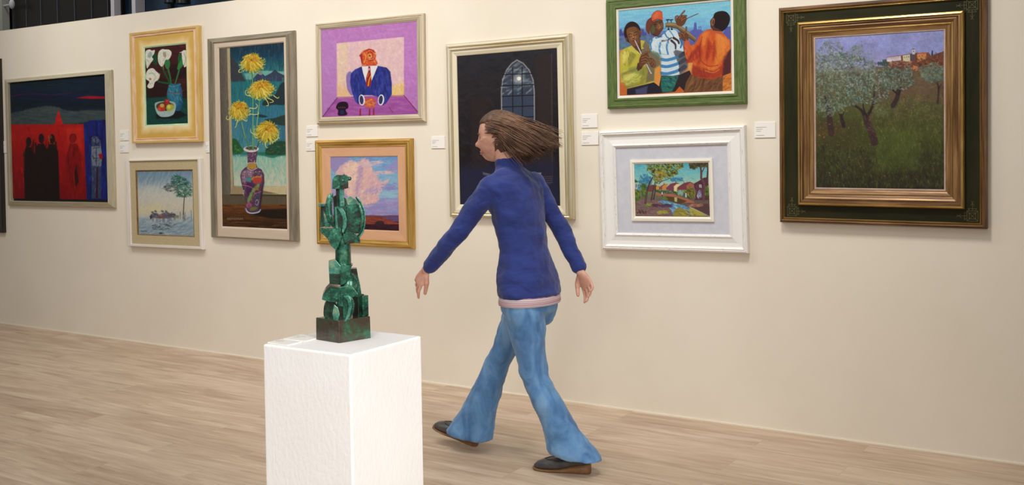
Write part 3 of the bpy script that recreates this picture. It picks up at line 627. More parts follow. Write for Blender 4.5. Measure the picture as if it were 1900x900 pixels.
# vase
V = [(284, 140), (376, 140), (370, 180), (364, 240), (374, 285), (412, 305), (434, 350), (436, 400), (420, 470), (412, 560), (402, 640), (398, 675), (350, 694), (300, 690), (272, 660), (272, 600), (252, 500), (232, 420), (222, 360), (232, 320), (262, 290), (290, 276), (288, 220)]
A.poly(V, (88, 58, 82), 2.5)
A.poly([(230, 330), (290, 300), (340, 320), (330, 400), (240, 420)], (150, 124, 138), 20, 0.7)
A.dabs([(236, 320), (420, 320), (412, 440), (250, 440)], 170, 10, 6, [(180, 160, 166), (110, 70, 96), (70, 40, 66), (150, 110, 130), (200, 190, 196)], 0, 1.5, 0.7, 9)
A.dabs([(290, 160), (366, 160), (362, 240), (294, 240)], 60, 9, 5, [(210, 200, 206), (90, 60, 90), (130, 90, 120)], 0, 1.5, 0.7, 10)
A.poly([(286, 250), (366, 248), (366, 292), (330, 304), (288, 290)], (176, 134, 62), 2); A.line([(288, 248), (330, 244), (368, 248)], 4, (220, 216, 206)); A.line([(286, 290), (325, 312), (374, 292)], 5, (206, 196, 196))
A.poly([(320, 380), (380, 362), (412, 376), (400, 400), (350, 408)], (190, 120, 50), 3, sm=True); A.poly([(350, 378), (412, 380), (408, 416), (360, 430), (334, 408)], (176, 64, 54), 6, 0.9, True)
A.ell(298, 392, 26, 16, (60, 140, 150), 0, 4); A.poly([(280, 420), (330, 430), (360, 470), (340, 520), (300, 560), (280, 500)], (70, 36, 84), 5, 0.9, True)
A.poly([(360, 450), (395, 430), (380, 480), (345, 500), (320, 560), (290, 600), (290, 560), (330, 480)], (110, 150, 74), 4, 0.95, True)
A.line([(240, 440), (290, 450), (330, 470), (350, 520), (300, 600)], 5, (190, 120, 120), 4); A.line([(352, 520), (400, 500), (414, 500)], 5, (170, 130, 130), 4)
A.ell(372, 545, 13, 20, (40, 70, 84), 0, 4); A.line([(360, 590), (370, 570), (384, 590), (372, 620), (358, 606)], 5, (150, 166, 186)); A.ell(300, 620, 26, 24, (170, 86, 120), 0, 6, 0.8); A.ell(340, 650, 36, 16, (110, 120, 50), -0.3, 5, 0.8); A.ell(372, 470, 20, 16, (150, 100, 40), 0, 6, 0.8)
A.dabs([(256, 450), (410, 450), (400, 650), (280, 650)], 110, 16, 4, [(60, 36, 70), (180, 150, 90), (80, 120, 130), (150, 70, 100), (40, 30, 56)], 0.8, 1.5, 0.6, 11)
A.dabs([(240, 480), (262, 480), (270, 560), (256, 560)], 8, 16, 3, [(200, 196, 206)], 0.8, 1.5, 0.9, 12)
A.poly([(412, 470), (434, 400), (436, 420), (412, 570), (400, 660), (385, 670)], (36, 22, 40), 10, 0.7)
A.line([(272, 650), (290, 680), (330, 690), (380, 682), (402, 660)], 12, (140, 150, 176)); A.line([(276, 668), (320, 690), (396, 676)], 4, (210, 214, 220))
A.ell(320, 124, 68, 28, (196, 190, 186), 0, 2.5); A.ell(320, 116, 50, 16, (84, 76, 70), 0, 3); A.line([(258, 122), (290, 144), (350, 146), (384, 122)], 8, (216, 210, 206), 8)
A.line([(256, 0), (284, 60), (306, 132)], 8, (70, 110, 60), 8, 2); A.line([(336, 0), (332, 70), (336, 132)], 10, (90, 130, 80), 9, 2); A.line([(406, 30), (380, 90), (362, 132)], 8, (50, 84, 50), 8, 2)
# stems and blooms
A.o = (400, 80); A.k = 1/4.5
A.line([(314, 240), (316, 400), (320, 600), (316, 880)], 9, (70, 130, 84), 9, 2); A.line([(374, 460), (364, 600), (340, 740), (322, 880)], 8, (84, 146, 100), 8, 2); A.line([(214, 630), (240, 730), (284, 870)], 9, (76, 124, 70), 9, 2)
for p in ([(318, 300), (320, 560), (318, 860)], [(224, 660), (256, 790)], [(368, 520), (350, 680)]): A.line(p, 2.5, (170, 200, 130), 2.5)
YE = [(200, 166, 34), (218, 188, 56), (170, 134, 24), (226, 204, 90), (188, 150, 30)]
YG = [(160, 168, 70), (196, 194, 96), (132, 150, 66), (206, 206, 122)]
OR = [(200, 96, 24), (208, 130, 34), (180, 80, 24)]
def bloom(cx, cy, rx, ry, ax, ay, seed):
    R = random.Random(seed)
    A.ell(cx, cy+2, rx*0.9, ry*0.88, (96, 92, 30), 0, 8)
    for i in range(90):                                   # loose outer petals that curl at the tip
        t = R.uniform(-0.1, math.pi+0.1) if i % 3 else R.uniform(0, 6.28)
        r0 = 0.45; r1 = R.uniform(0.8, 1.16 if i % 3 else 1.0); k = R.choice([-1, 1])*R.uniform(0.1, 0.4)
        P = [(cx+rx*r*math.cos(t+k*(r-r0)), cy+ry*r*math.sin(t+k*(r-r0))) for r in np.linspace(r0, r1, 4)]
        e = P[-1]; P.append((e[0]+k*18, e[1]-8))
        A.line([(x+1.5, y+4) for x, y in P], 6, (70, 84, 40), 2, 3, 0.5); A.line(P, R.uniform(5, 8), R.choice(YG if r1 > 0.92 else YE), 3, 2, 0.92)
    for i in range(300):                                  # tight dome of petals bending over the crown
        t = R.uniform(0, 6.28); r1 = R.uniform(0.25, 0.98) ; c0 = (ax, ay)
        ex, ey = cx+rx*r1*math.cos(t), cy+ry*r1*math.sin(t)
        P = [(c0[0]+(ex-c0[0])*f+(-(ey-c0[1])*0.12*math.sin(f*3)), c0[1]+(ey-c0[1])*f-8*math.sin(f*3)) for f in (0.6, 0.75, 0.9, 1.0)]
        A.line([(x+2, y+3) for x, y in P], 4, (110, 84, 16), 2, 2, 0.45); A.line(P, R.uniform(4, 6.5), R.choice(YE+[(236, 216, 110)]), 3, 1.5, 0.9)
    for i in range(110):
        t = R.uniform(0, 6.28); r = R.uniform(0.0, 0.5)
        x, y = ax+rx*r*math.cos(t), ay+ry*0.8*r*math.sin(t)+6
        A.line([(x, y), (x+(x-ax)*0.25+2, y+10)], 4, R.choice(OR+YE[:3]), 2, 1.5, 0.8)
bloom(312, 165, 98, 84, 312, 120, 1); bloom(205, 560, 84, 86, 200, 515, 3); bloom(388, 385, 108, 82, 385, 345, 2); bloom(436, 740, 96, 98, 452, 700, 4)
def curl(pts): A.line(pts, 7, (206, 204, 110), 4, 2)
curl([(215, 215), (200, 228), (204, 242), (226, 238)]); curl([(300, 440), (262, 430), (256, 400), (270, 392)]); curl([(410, 450), (440, 490), (446, 520), (430, 522)]); curl([(440, 460), (480, 478), (484, 492), (458, 498)]); curl([(490, 440), (520, 462), (532, 452)])
curl([(140, 600), (112, 636), (92, 624), (100, 604)]); curl([(190, 640), (176, 690), (166, 704)]); curl([(230, 630), (262, 650), (268, 636)]); curl([(290, 540), (340, 544), (356, 522), (344, 506)]); curl([(290, 590), (340, 596), (366, 588), (360, 572)]); curl([(350, 770), (306, 746), (298, 716)]); curl([(356, 790), (330, 772), (330, 690)])
curl([(350, 420), (360, 470), (384, 474)]); curl([(480, 830), (520, 800), (530, 770)]); curl([(420, 826), (424, 862), (440, 876)])
A.o = (400, 250); A.k = 1/4.737
for i in range(10): A.line([(102+i*15, 742+(i % 3)*3), (108+i*15, 730), (112+i*15, 748)], 2.5, (176, 166, 140), 2.5, 1.5, 0.8)
A.tex(0.07, 1.5, 4, 4)
canvas(A, c1, 0.013, F.root, gain=0.88)

# ================================================================ 5: man in blue suit on pink
F = Frame('pink painting of a red-faced man in a blue suit, pale silver frame',
          [(584.8, 44.6), (787.2, 23.9), (789.2, 227.2), (589.3, 230)], 0.014)
M_sil = wood('silver_washed_wood', [(176, 158, 130), (200, 184, 156), (214, 202, 178)], 0.35, 0.3, su=3, sv=60)
cc = [(595, 56), (773.7, 38.6), (775.4, 212.5), (599.5, 216.5)]
c1 = F.rect(cc, 0.016)
F.ring('frame', F.outer, c1, [(0, 0.014, 0), (0.1, 0.020, 0), (0.22, 0.024, 0), (0.34, 0.019, 0), (0.45, 0.026, 0), (0.8, 0.023, 0), (0.9, 0.019, 0), (1, 0.018, 0)], M_sil, bev=0.0006)
A = Art(cc, 260, 250, (190, 128, 190), 5); A.bl = 3; A.k = 1/3.752; A.o = (560, 10)
A.vgrad([(110, (186, 122, 186)), (400, (192, 130, 196)), (780, (176, 110, 180))])
A.dabs([(130, 170), (802, 105), (808, 760), (148, 775)], 500, 60, 16, [(200, 140, 200), (176, 112, 178), (206, 152, 206), (184, 116, 190), (196, 126, 180)], 0.8, 1.2, 0.35, 2)
A.poly([(130, 172), (245, 262), (255, 640), (150, 772)], (182, 132, 196), 20, 0.5)
A.poly([(260, 636), (715, 625), (808, 745), (808, 760), (150, 775)], (160, 84, 160), 4)
A.dabs([(260, 645), (700, 640), (790, 750), (180, 768)], 120, 70, 14, [(176, 96, 172), (150, 76, 150), (186, 110, 180)], 0, 0.3, 0.4, 3)
A.poly([(247, 264), (718, 218), (716, 628), (256, 637)], (226, 188, 190), 2)
A.poly([(250, 268), (330, 260), (330, 632), (256, 636)], (232, 204, 160), 20, 0.7)
A.poly([(640, 560), (715, 540), (715, 628), (640, 630)], (232, 196, 84), 24, 0.9); A.poly([(256, 560), (340, 560), (350, 636), (256, 637)], (230, 184, 130), 24, 0.8)
A.dabs([(247, 264), (718, 218), (716, 628), (256, 637)], 260, 50, 14, [(236, 206, 200), (224, 176, 184), (236, 214, 190), (218, 184, 196)], 1.4, 0.6, 0.35, 4, clip=True)
A.line([(258, 638), (148, 774)], 4, (90, 30, 60), 5, 2, sm=False); A.line([(716, 626), (808, 748)], 4, (110, 30, 60), 5, 2, sm=False); A.line([(260, 637), (715, 626)], 3, (150, 80, 150), 3, 2, 0.7, False)
A.poly([(340, 460), (322, 480), (318, 520), (330, 590), (365, 622), (360, 480)], (136, 112, 178), 4, 0.95, True)
SU = (44, 52, 138)
SUP = [(350, 475), (380, 445), (428, 424), (540, 420), (600, 432), (625, 460), (636, 540), (636, 620), (600, 680), (575, 698), (555, 640), (505, 626), (440, 625), (405, 690), (385, 670), (362, 610), (346, 540)]
A.poly(SUP, SU, 3)
A.dabs(SUP, 300, 56, 8, [(34, 40, 110), (60, 78, 168), (40, 54, 146), (26, 28, 84), (76, 84, 170)], 1.5, 0.35, 0.6, 5, clip=True)
A.line([(508, 626), (498, 560), (512, 500)], 3, (24, 26, 70), 3, 2, 0.7); A.line([(412, 470), (398, 540), (404, 620)], 3, (24, 26, 70), 3, 2, 0.6); A.line([(580, 470), (596, 540), (576, 620)], 3, (24, 26, 70), 3, 2, 0.6)
A.poly([(428, 424), (540, 420), (520, 470), (490, 540), (474, 600), (460, 540), (438, 470)], (232, 226, 226), 2.5)
A.poly([(474, 424), (488, 424), (490, 456), (497, 520), (490, 560), (474, 586), (458, 550), (460, 500), (474, 456)], (150, 34, 32), 2.5); A.line([(474, 560), (480, 520), (492, 490)], 8, (220, 160, 50), 6, 2); A.line([(466, 500), (480, 470)], 5, (206, 120, 40), 4); A.ell(481, 444, 5, 8, (196, 190, 200), 0, 2)
A.poly([(455, 590), (475, 560), (510, 600), (490, 622), (450, 622)], SU, 4)
HDP = [(412, 345), (440, 312), (480, 300), (515, 310), (530, 345), (524, 372), (540, 400), (530, 418), (480, 420), (430, 422), (424, 380)]
A.poly(HDP, (204, 80, 50), 3, sm=False)
A.dabs(HDP, 90, 24, 8, [(224, 130, 56), (186, 56, 44), (214, 96, 50), (232, 164, 80), (200, 76, 50)], 0.8, 1.2, 0.7, 6, bl=2, clip=True)
A.poly([(468, 340), (500, 332), (510, 372), (480, 380)], (232, 160, 84), 6, 0.8); A.line([(414, 350), (428, 345), (432, 400)], 8, (166, 36, 38)); A.line([(446, 322), (480, 306), (512, 316)], 8, (176, 44, 38)); A.line([(446, 330), (456, 360), (446, 396)], 7, (226, 150, 66))
A.line([(470, 336), (484, 322), (500, 330)], 6, (150, 26, 34)); A.line([(498, 330), (506, 360), (492, 370)], 6, (160, 30, 36)); A.ell(484, 350, 7, 4, (40, 20, 30), 0.3, 2); A.line([(480, 385), (505, 380)], 6, (150, 26, 36)); A.line([(420, 350), (430, 400)], 8, (170, 36, 40)); A.line([(505, 322), (522, 326)], 6, (170, 40, 40))
A.poly([(452, 655), (480, 645), (515, 650), (525, 680), (515, 708), (470, 712), (448, 690)], (196, 84, 60), 3, sm=True)
A.dabs([(455, 660), (515, 655), (520, 700), (456, 704)], 34, 20, 6, [(226, 140, 70), (160, 40, 50), (230, 170, 90)], 0.3, 1, 0.8, 7)
for cx, r in ((430, -0.1), (563, 0.1)):
    A.ell(cx, 658, 21, 38, (236, 232, 236), r, 2.5); A.ell(cx-2, 658, 14, 31, (52, 54, 96), r, 3)
for x in (420, 485, 513): A.line([(x, 722), (x-1, 768)], 9, (150, 34, 60), 12, 3)
A.line([(618, 710), (642, 748)], 4, (130, 50, 90), 5, 2, sm=False); A.line([(590, 750), (630, 735)], 2, (140, 70, 130), 2)
A.poly([(246, 710), (262, 678), (300, 668), (330, 680), (334, 712), (316, 726), (326, 760), (264, 764), (262, 728)], (34, 14, 34), 4, sm=True); A.ell(290, 742, 15, 15, (30, 44, 92), 0, 5, 0.9)
for i in range(4): A.line([(264+i*14, 706), (270+i*14, 712)], 4, (130, 90, 90), 4, 2, 0.8)
A.tex(0.06, 3, 3, 4)
canvas(A, c1, 0.016, F.root, gain=0.84)

# ================================================================ 6: pink clouds over red veld, gold frame
F = Frame('painting of pink clouds over red land, gold frame, behind the bronze figure',
          [(585.6, 260.8), (764.5, 256.3), (768.5, 462.5), (589.3, 452.7)], 0.018)
M_gold = wood('pale_gold_leaf', [(150, 108, 42), (196, 154, 76), (216, 180, 104)], 0.32, 0.55, su=3, sv=50)
M_peach = wood('peach_liner', [(206, 156, 116), (218, 170, 132)], 0.6, 0, su=4, sv=20)
a1 = F.rect([(597, 274), (751.5, 271.5), (754.2, 448.5), (600.5, 440.5)], 0.018)
F.ring('frame', F.outer, a1, [(0, 0.018, 0), (0.08, 0.028, 0), (0.3, 0.032, 0), (0.42, 0.026, 0), (0.5, 0.029, 0), (0.75, 0.024, 0), (0.85, 0.020, 0), (0.92, 0.022, 0), (1, 0.018, 0)], M_gold, bev=0.0006)
cc = [(613.3, 291.2), (738.1, 290.7), (740.3, 428), (616, 424)]
c1 = F.rect(cc, 0.010)
F.ring('liner', (a1[0]-0.003, a1[1]+0.003, a1[2]-0.003, a1[3]+0.003), c1, [(0, 0.0175, 0), (0.93, 0.014, 0), (1, 0.0105, 0)], M_peach, back=0.005)
A = Art(cc, 190, 200, (150, 170, 210), 6); A.bl = 2; A.k = 1/3.75; A.o = (560, 240)
A.vgrad([(190, (110, 150, 202)), (300, (128, 176, 208)), (420, (148, 186, 208)), (500, (160, 154, 200)), (595, (150, 140, 190)), (600, (120, 60, 70)), (705, (40, 20, 36))])
A.dabs([(202, 195), (668, 195), (674, 595), (208, 590)], 300, 50, 12, [(120, 158, 208), (150, 190, 214), (140, 140, 196), (128, 176, 206)], 0, 0.35, 0.5, 2)
A.poly([(204, 196), (330, 196), (280, 250), (240, 300), (205, 270)], (158, 140, 190), 14, 0.9, True); A.poly([(204, 380), (250, 360), (330, 480), (300, 560), (206, 560)], (176, 150, 196), 16, 0.8, True)
cl = [(236, 300), (280, 250), (340, 215), (390, 230), (430, 205), (470, 210), (490, 260), (520, 320), (560, 370), (600, 345), (610, 360), (560, 420), (540, 480), (480, 540), (380, 540), (330, 470), (260, 400)]
A.poly(cl, (222, 178, 180), 10, 0.95, False, 8)
A.poly([(300, 260), (345, 220), (390, 240), (400, 300), (370, 390), (350, 470), (310, 420), (300, 330)], (238, 204, 178), 14, 0.95, True, 8)
A.poly([(420, 300), (470, 270), (490, 330), (470, 400), (430, 430)], (228, 184, 176), 10, 0.9, True, 6)
A.poly([(390, 290), (425, 260), (430, 340), (410, 420), (380, 440)], (170, 146, 186), 10, 0.7, True, 6)
A.poly([(480, 400), (560, 420), (520, 450), (470, 500), (430, 470)], (178, 158, 196), 12, 0.8, True, 6)
A.poly([(420, 470), (500, 455), (545, 480), (500, 525), (430, 520)], (226, 180, 170), 10, 0.9, True, 6)
A.dabs(cl, 420, 26, 7, [(240, 208, 188), (214, 164, 176), (228, 186, 178), (196, 152, 186), (244, 216, 186), (206, 170, 190)], 2.2, 0.7, 0.55, 3)
A.dabs([(380, 235), (560, 212), (565, 250), (420, 262)], 46, 46, 5, [(228, 196, 190), (214, 190, 196)], -0.1, 0.3, 0.8, 4); A.dabs([(500, 296), (630, 284), (630, 310), (505, 318)], 36, 40, 6, [(214, 176, 180), (228, 190, 184)], 0, 0.12, 0.8, 5)
A.dabs([(600, 250), (670, 200), (670, 300), (620, 290)], 30, 40, 10, [(160, 146, 196)], -0.5, 0.3, 0.6, 6); A.dabs([(560, 390), (668, 370), (670, 420), (580, 420)], 30, 44, 10, [(150, 146, 200), (136, 140, 196)], 0, 0.3, 0.6, 6)
A.dabs([(555, 440), (672, 435), (672, 475), (560, 475)], 40, 44, 7, [(148, 200, 214), (160, 190, 210)], 0, 0.12, 0.7, 7); A.dabs([(440, 530), (674, 480), (676, 596), (440, 596)], 80, 60, 10, [(160, 144, 194), (170, 160, 206), (150, 140, 190)], 0, 0.1, 0.6, 8)
A.poly([(208, 600), (460, 598), (560, 600), (676, 606), (676, 640), (208, 640)], (98, 78, 124), 3)
A.poly([(208, 606), (440, 602), (560, 604), (640, 640), (676, 650), (676, 668), (208, 668)], (138, 62, 50), 4)
A.dabs([(430, 606), (580, 610), (670, 650), (660, 664), (430, 664)], 60, 40, 5, [(168, 84, 60), (120, 48, 44), (96, 54, 60)], 0.12, 0.12, 0.7, 9)
A.poly([(208, 662), (676, 660), (680, 708), (208, 705)], (44, 22, 36), 5); A.poly([(515, 655), (528, 640), (565, 638), (578, 655), (570, 672), (525, 672)], (56, 34, 40), 4, 0.95, True)
A.dabs([(208, 668), (676, 664), (676, 700), (208, 700)], 60, 60, 6, [(70, 34, 44), (34, 18, 34), (90, 44, 44)], 0, 0.08, 0.5, 10); A.tex(0.05, 3, 3, 4)
canvas(A, c1, 0.010, F.root, gain=0.88)
# ================================================================ 7: moonlit gothic window, champagne frame
F = Frame('dark painting of a moonlit arched window, silver frame, behind the walking person',
          [(828, 82), (1059, 61.5), (1065.3, 407), (835.8, 402.4)], 0.018)
M_sg = wood('worn_silver_gold_leaf', [(142, 120, 70), (190, 172, 128), (208, 198, 172), (222, 214, 196)], 0.33, 0.4, su=1.5, sv=60, lo=0.25, hi=0.7)
M_cream = wood('cream_liner', [(220, 208, 176), (228, 218, 192)], 0.5, 0, su=3, sv=30)
a1 = F.rect([(839, 96), (1043, 79.5), (1049.5, 396.5), (845, 391.5)], 0.024)
F.ring('frame', F.outer, a1, [(0, 0.018, 0), (0.06, 0.026, 0), (0.2, 0.031, 0), (0.4, 0.033, 0), (0.62, 0.028, 0), (0.7, 0.031, 0), (0.8, 0.031, 0), (0.9, 0.025, 0), (1, 0.024, 0)], M_sg, bev=0.0006)
cc = [(848.1, 104.7), (1033.5, 89), (1039.7, 381.4), (853.9, 379.8)]
c1 = F.rect(cc, 0.012)
F.ring('liner', (a1[0]-0.003, a1[1]+0.003, a1[2]-0.003, a1[3]+0.003), c1, [(0, 0.0235, 0), (0.3, 0.0235, 0), (0.92, 0.016, 0), (1, 0.0125, 0)], M_cream, back=0.006)
A = Art(cc, 250, 390, (34, 32, 36), 7); A.bl = 2; A.k = 1/2.432; A.o = (800, 50)
A.vgrad([(95, (38, 38, 44)), (350, (34, 30, 34)), (550, (26, 22, 24)), (805, (34, 34, 52))])
A.dabs([(120, 135), (565, 98), (580, 800), (132, 800)], 700, 40, 12, [(44, 40, 46), (28, 24, 28), (38, 34, 38), (50, 40, 42), (24, 22, 28)], 0.2, 1.0, 0.3, 2)
A.poly([(478, 130), (545, 120), (552, 700), (486, 700)], (48, 38, 38), 10, 0.8); A.poly([(180, 320), (262, 310), (270, 640), (188, 650)], (46, 34, 34), 16, 0.6); A.line([(545, 120), (550, 706)], 4, (84, 66, 62), 4, 3, 0.6)
arch = lambda d: [(330-d, 470), (328-d, 290), (334-d, 240-d*0.3), (350-d*0.7, 196-d*0.6), (372-d*0.4, 168-d*0.9), (394, 152-d), (420+d*0.4, 166-d*0.9), (446+d*0.7, 196-d*0.6), (462+d, 240-d*0.3), (467+d, 290), (468+d, 466)]
A.poly(arch(8), (70, 66, 72), 3); A.poly(arch(5), (150, 146, 150), 2); A.poly(arch(1), (30, 34, 44), 2)
A.poly(arch(0), (58, 66, 80), 2, shade=(0, 200, 0, 420, (52, 62, 82)))
A.dabs([(336, 230), (360, 190), (394, 160), (430, 190), (458, 240), (462, 300), (336, 300)], 110, 26, 6, [(70, 80, 94), (120, 128, 138), (150, 156, 160), (44, 52, 66)], -0.4, 0.5, 0.6, 3)
A.ell(402, 234, 26, 22, (150, 156, 160), 0, 20, 0.8); A.ell(403, 232, 9, 9, (226, 224, 214), 0, 4)
for x0, x1 in ((375, 376), (417, 419)): A.line([(x0, 182), (x1, 468)], 4, (22, 22, 28), 4, 1.5, 1, False)
for y in (215, 265, 313, 361, 410): A.line([(328, y), (468, y-6)], 4, (22, 22, 28), 4, 1.5, 1, False)
A.poly([(130, 640), (560, 600), (583, 806), (131, 804)], (36, 38, 66), 40, 0.7)
A.poly([(430, 668), (500, 655), (495, 690), (545, 705), (400, 790), (220, 802), (330, 740)], (66, 64, 84), 8, 0.6)
for i in range(5): A.poly([(445-i*10, 660+i*11), (502-i*6, 656+i*11), (500-i*6, 665+i*11), (443-i*10, 669+i*11)], (150-i*18, 142-i*17, 150-i*14), 2, 0.85)
for i in range(4): A.line([(495, 676+i*9), (548, 673+i*9)], 3, (96, 84, 88), 3, 2, 0.7, False)
A.line([(345, 590), (338, 606), (340, 620)], 3, (200, 180, 166)); A.line([(345, 600), (358, 586), (364, 592)], 3, (190, 170, 156)); A.line([(322, 590), (336, 596), (342, 606)], 3, (190, 170, 156))
A.poly([(238, 655), (280, 665), (262, 672), (240, 666)], (110, 108, 124), 5, 0.7); A.poly([(295, 590), (315, 600), (318, 740), (296, 740)], (50, 46, 60), 8, 0.7)
A.tex(0.07, 2, 2, 4)
canvas(A, c1, 0.012, F.root, gain=0.95)

# ================================================================ 8: three musicians, green frame
F = Frame('painting of three musicians with flute and guitar in a green frame',
          [(1123.5, -4), (1381.5, -22), (1386.8, 192.3), (1128.9, 202.9)], 0.016)
def green_wood():
    m = wood('green_stained_wood', [(58, 76, 34), (80, 100, 46), (96, 114, 56), (108, 98, 56)], 0.6, 0, su=14, sv=110, bump=0.0012, lo=0.3, hi=0.72); return m
M_grn = green_wood(); M_ofw = wood('off_white_liner', [(222, 212, 196), (232, 224, 210)], 0.6, 0, su=3, sv=30)
a1 = F.rect([(1142.6, 16.6), (1359.6, -3), (1363.2, 172.3), (1146.2, 183.4)], 0.022)
F.ring('frame', F.outer, a1, [(0, 0.016, 0), (0.06, 0.024, 0), (0.25, 0.028, 0), (0.32, 0.024, 0), (0.7, 0.024, 0), (0.78, 0.028, 0), (0.93, 0.028, 0), (1, 0.022, 0)], M_grn, bev=0.0006)
cc = [(1147.2, 21.3), (1354.7, 0.5), (1358.9, 167.4), (1151.1, 179.1)]
c1 = F.rect(cc, 0.015)
F.ring('liner', (a1[0]-0.003, a1[1]+0.003, a1[2]-0.003, a1[3]+0.003), c1, [(0, 0.0215, 0), (0.8, 0.019, 0), (1, 0.0155, 0)], M_ofw, back=0.006)
A = Art(cc, 400, 330, (120, 190, 220), 8); A.bl = 3; A.k = 0.2; A.o = (1145, 0)
A.vgrad([(0, (122, 192, 212)), (120, (126, 196, 222)), (250, (112, 172, 214)), (330, (96, 110, 170)), (480, (90, 120, 140)), (560, (206, 140, 84)), (890, (190, 110, 60))])
A.dabs([(10, 100), (1050, 0), (1058, 260), (20, 300)], 240, 90, 16, [(140, 206, 226), (112, 178, 212), (126, 200, 214), (150, 206, 220)], -0.1, 0.3, 0.35, 2)
A.dabs([(15, 290), (350, 270), (350, 470), (20, 480)], 150, 40, 14, [(84, 118, 150), (76, 128, 112), (96, 90, 156), (64, 104, 100), (104, 130, 170)], 0.5, 0.8, 0.7, 3)
A.poly([(20, 280), (40, 270), (50, 310), (70, 310), (70, 330), (20, 340)], (70, 76, 150), 3); A.poly([(235, 275), (255, 268), (262, 300), (285, 306), (285, 330), (235, 335)], (80, 80, 150), 3)
A.poly([(690, 290), (722, 270), (728, 210), (736, 205), (748, 210), (752, 270), (768, 276), (768, 246), (790, 242), (793, 280), (830, 296), (870, 300), (870, 420), (690, 410)], (92, 96, 172), 3); A.poly([(774, 252), (786, 250), (786, 270), (775, 272)], (120, 176, 214), 2)
A.poly([(990, 300), (1005, 262), (1020, 245), (1052, 240), (1056, 420), (990, 400)], (88, 92, 166), 3)
A.dabs([(690, 310), (870, 310), (870, 420), (690, 420)], 50, 30, 10, [(110, 120, 180), (76, 110, 140), (84, 90, 160)], 0.3, 0.8, 0.6, 4)
A.poly([(25, 470), (60, 460), (70, 560), (30, 600)], (206, 130, 90), 6)
A.poly([(350, 600), (440, 620), (420, 740), (400, 830), (350, 760)], (222, 146, 66), 4); A.poly([(30, 790), (100, 800), (96, 884), (32, 888)], (200, 104, 50), 4); A.poly([(540, 850), (590, 780), (640, 850)], (196, 96, 44), 4); A.poly([(680, 580), (720, 560), (700, 660), (680, 650)], (226, 160, 80), 4); A.poly([(980, 700), (1062, 640), (1066, 830), (980, 845)], (206, 124, 56), 5)
A.dabs([(985, 710), (1060, 660), (1062, 825), (985, 840)], 30, 40, 10, [(224, 150, 70), (176, 90, 40)], -0.5, 0.4, 0.7, 5)
# right trousers of figures
DK = (46, 36, 46)
A.poly([(100, 830), (360, 765), (420, 810), (420, 866), (100, 886)], (36, 34, 48), 4); A.poly([(180, 835), (300, 800), (290, 875), (190, 880)], (86, 88, 130), 16, 0.7)
A.poly([(430, 690), (600, 690), (690, 650), (720, 720), (650, 850), (600, 800), (560, 850), (420, 866), (410, 800)], (48, 38, 40), 4)
A.poly([(430, 710), (590, 700), (560, 790), (530, 850), (440, 855), (425, 790)], (44, 110, 100), 5); A.dabs([(435, 720), (580, 710), (540, 830), (440, 840)], 60, 50, 8, [(70, 150, 110), (30, 76, 90), (50, 124, 130), (24, 60, 60)], 0.4, 0.5, 0.7, 6, clip=True)
A.poly([(700, 690), (990, 690), (990, 842), (640, 856), (660, 760)], (116, 76, 48), 4); A.dabs([(700, 700), (980, 700), (980, 838), (660, 850)], 90, 70, 12, [(140, 96, 58), (90, 56, 38), (150, 110, 66), (70, 44, 36)], 2.1, 0.4, 0.5, 7, clip=True)
# left player: yellow shirt
A.poly([(30, 500), (60, 460), (130, 430), (210, 370), (270, 380), (330, 440), (400, 520), (420, 600), (370, 640), (365, 760), (300, 780), (110, 825), (90, 770), (40, 770), (30, 640)], (190, 180, 66), 4)
A.poly([(270, 380), (320, 430), (400, 520), (420, 600), (366, 640), (362, 750), (280, 770), (300, 660), (260, 560), (230, 470)], (112, 100, 84), 12, 0.9); A.poly([(110, 640), (230, 620), (270, 700), (200, 760), (100, 820), (80, 770), (160, 700)], (140, 148, 74), 10, 0.8, True)
A.dabs([(40, 500), (120, 440), (230, 420), (220, 500), (110, 600), (40, 640)], 110, 46, 12, [(216, 204, 84), (168, 160, 56), (226, 214, 110), (150, 146, 60)], 1.2, 0.5, 0.5, 8, clip=True)
A.dabs([(50, 650), (200, 680), (280, 700), (240, 770), (100, 810), (50, 740)], 110, 56, 12, [(206, 196, 76), (150, 160, 66), (226, 220, 120), (176, 180, 80)], -0.3, 0.4, 0.5, 9, clip=True)
A.line([(110, 560), (130, 500), (160, 460)], 6, (110, 104, 50), 4, 4, 0.7); A.line([(60, 690), (130, 660), (200, 640)], 6, (110, 120, 60), 4, 4, 0.7); A.line([(230, 640), (225, 700), (180, 735)], 7, (120, 130, 60), 4, 4, 0.7)
for P_ in ([(110, 560), (150, 480), (200, 450), (170, 540), (120, 620)], [(40, 690), (110, 660), (200, 640), (120, 700), (60, 740)], [(250, 620), (300, 640), (290, 740), (230, 770), (240, 690)], [(100, 800), (200, 770), (300, 770), (110, 824)]): A.poly(P_, (120, 118, 56), 22, 0.6, True)
for P_ in ([(50, 520), (80, 480), (100, 540), (60, 590)], [(60, 710), (120, 690), (180, 680), (140, 740), (80, 750)], [(200, 420), (216, 460), (190, 500), (180, 450)]): A.poly(P_, (228, 218, 120), 18, 0.6, True)
BR = (112, 72, 48)
A.poly([(128, 410), (226, 360), (240, 470), (225, 500), (180, 460)], (96, 62, 44), 4); A.poly([(125, 430), (150, 440), (210, 500), (190, 510), (140, 480)], (196, 190, 80), 3); A.poly([(226, 380), (255, 390), (240, 430), (262, 450), (236, 460)], (190, 184, 76), 3)
A.ell(148, 305, 84, 104, (46, 26, 26), -0.1, 3)
A.poly([(90, 300), (110, 262), (170, 250), (212, 280), (220, 340), (214, 390), (180, 430), (150, 428), (118, 390)], (120, 78, 50), 4, sm=True); A.ell(224, 305, 11, 24, (112, 70, 46), 0, 3); A.ell(92, 370, 9, 20, (100, 62, 44), 0, 3)
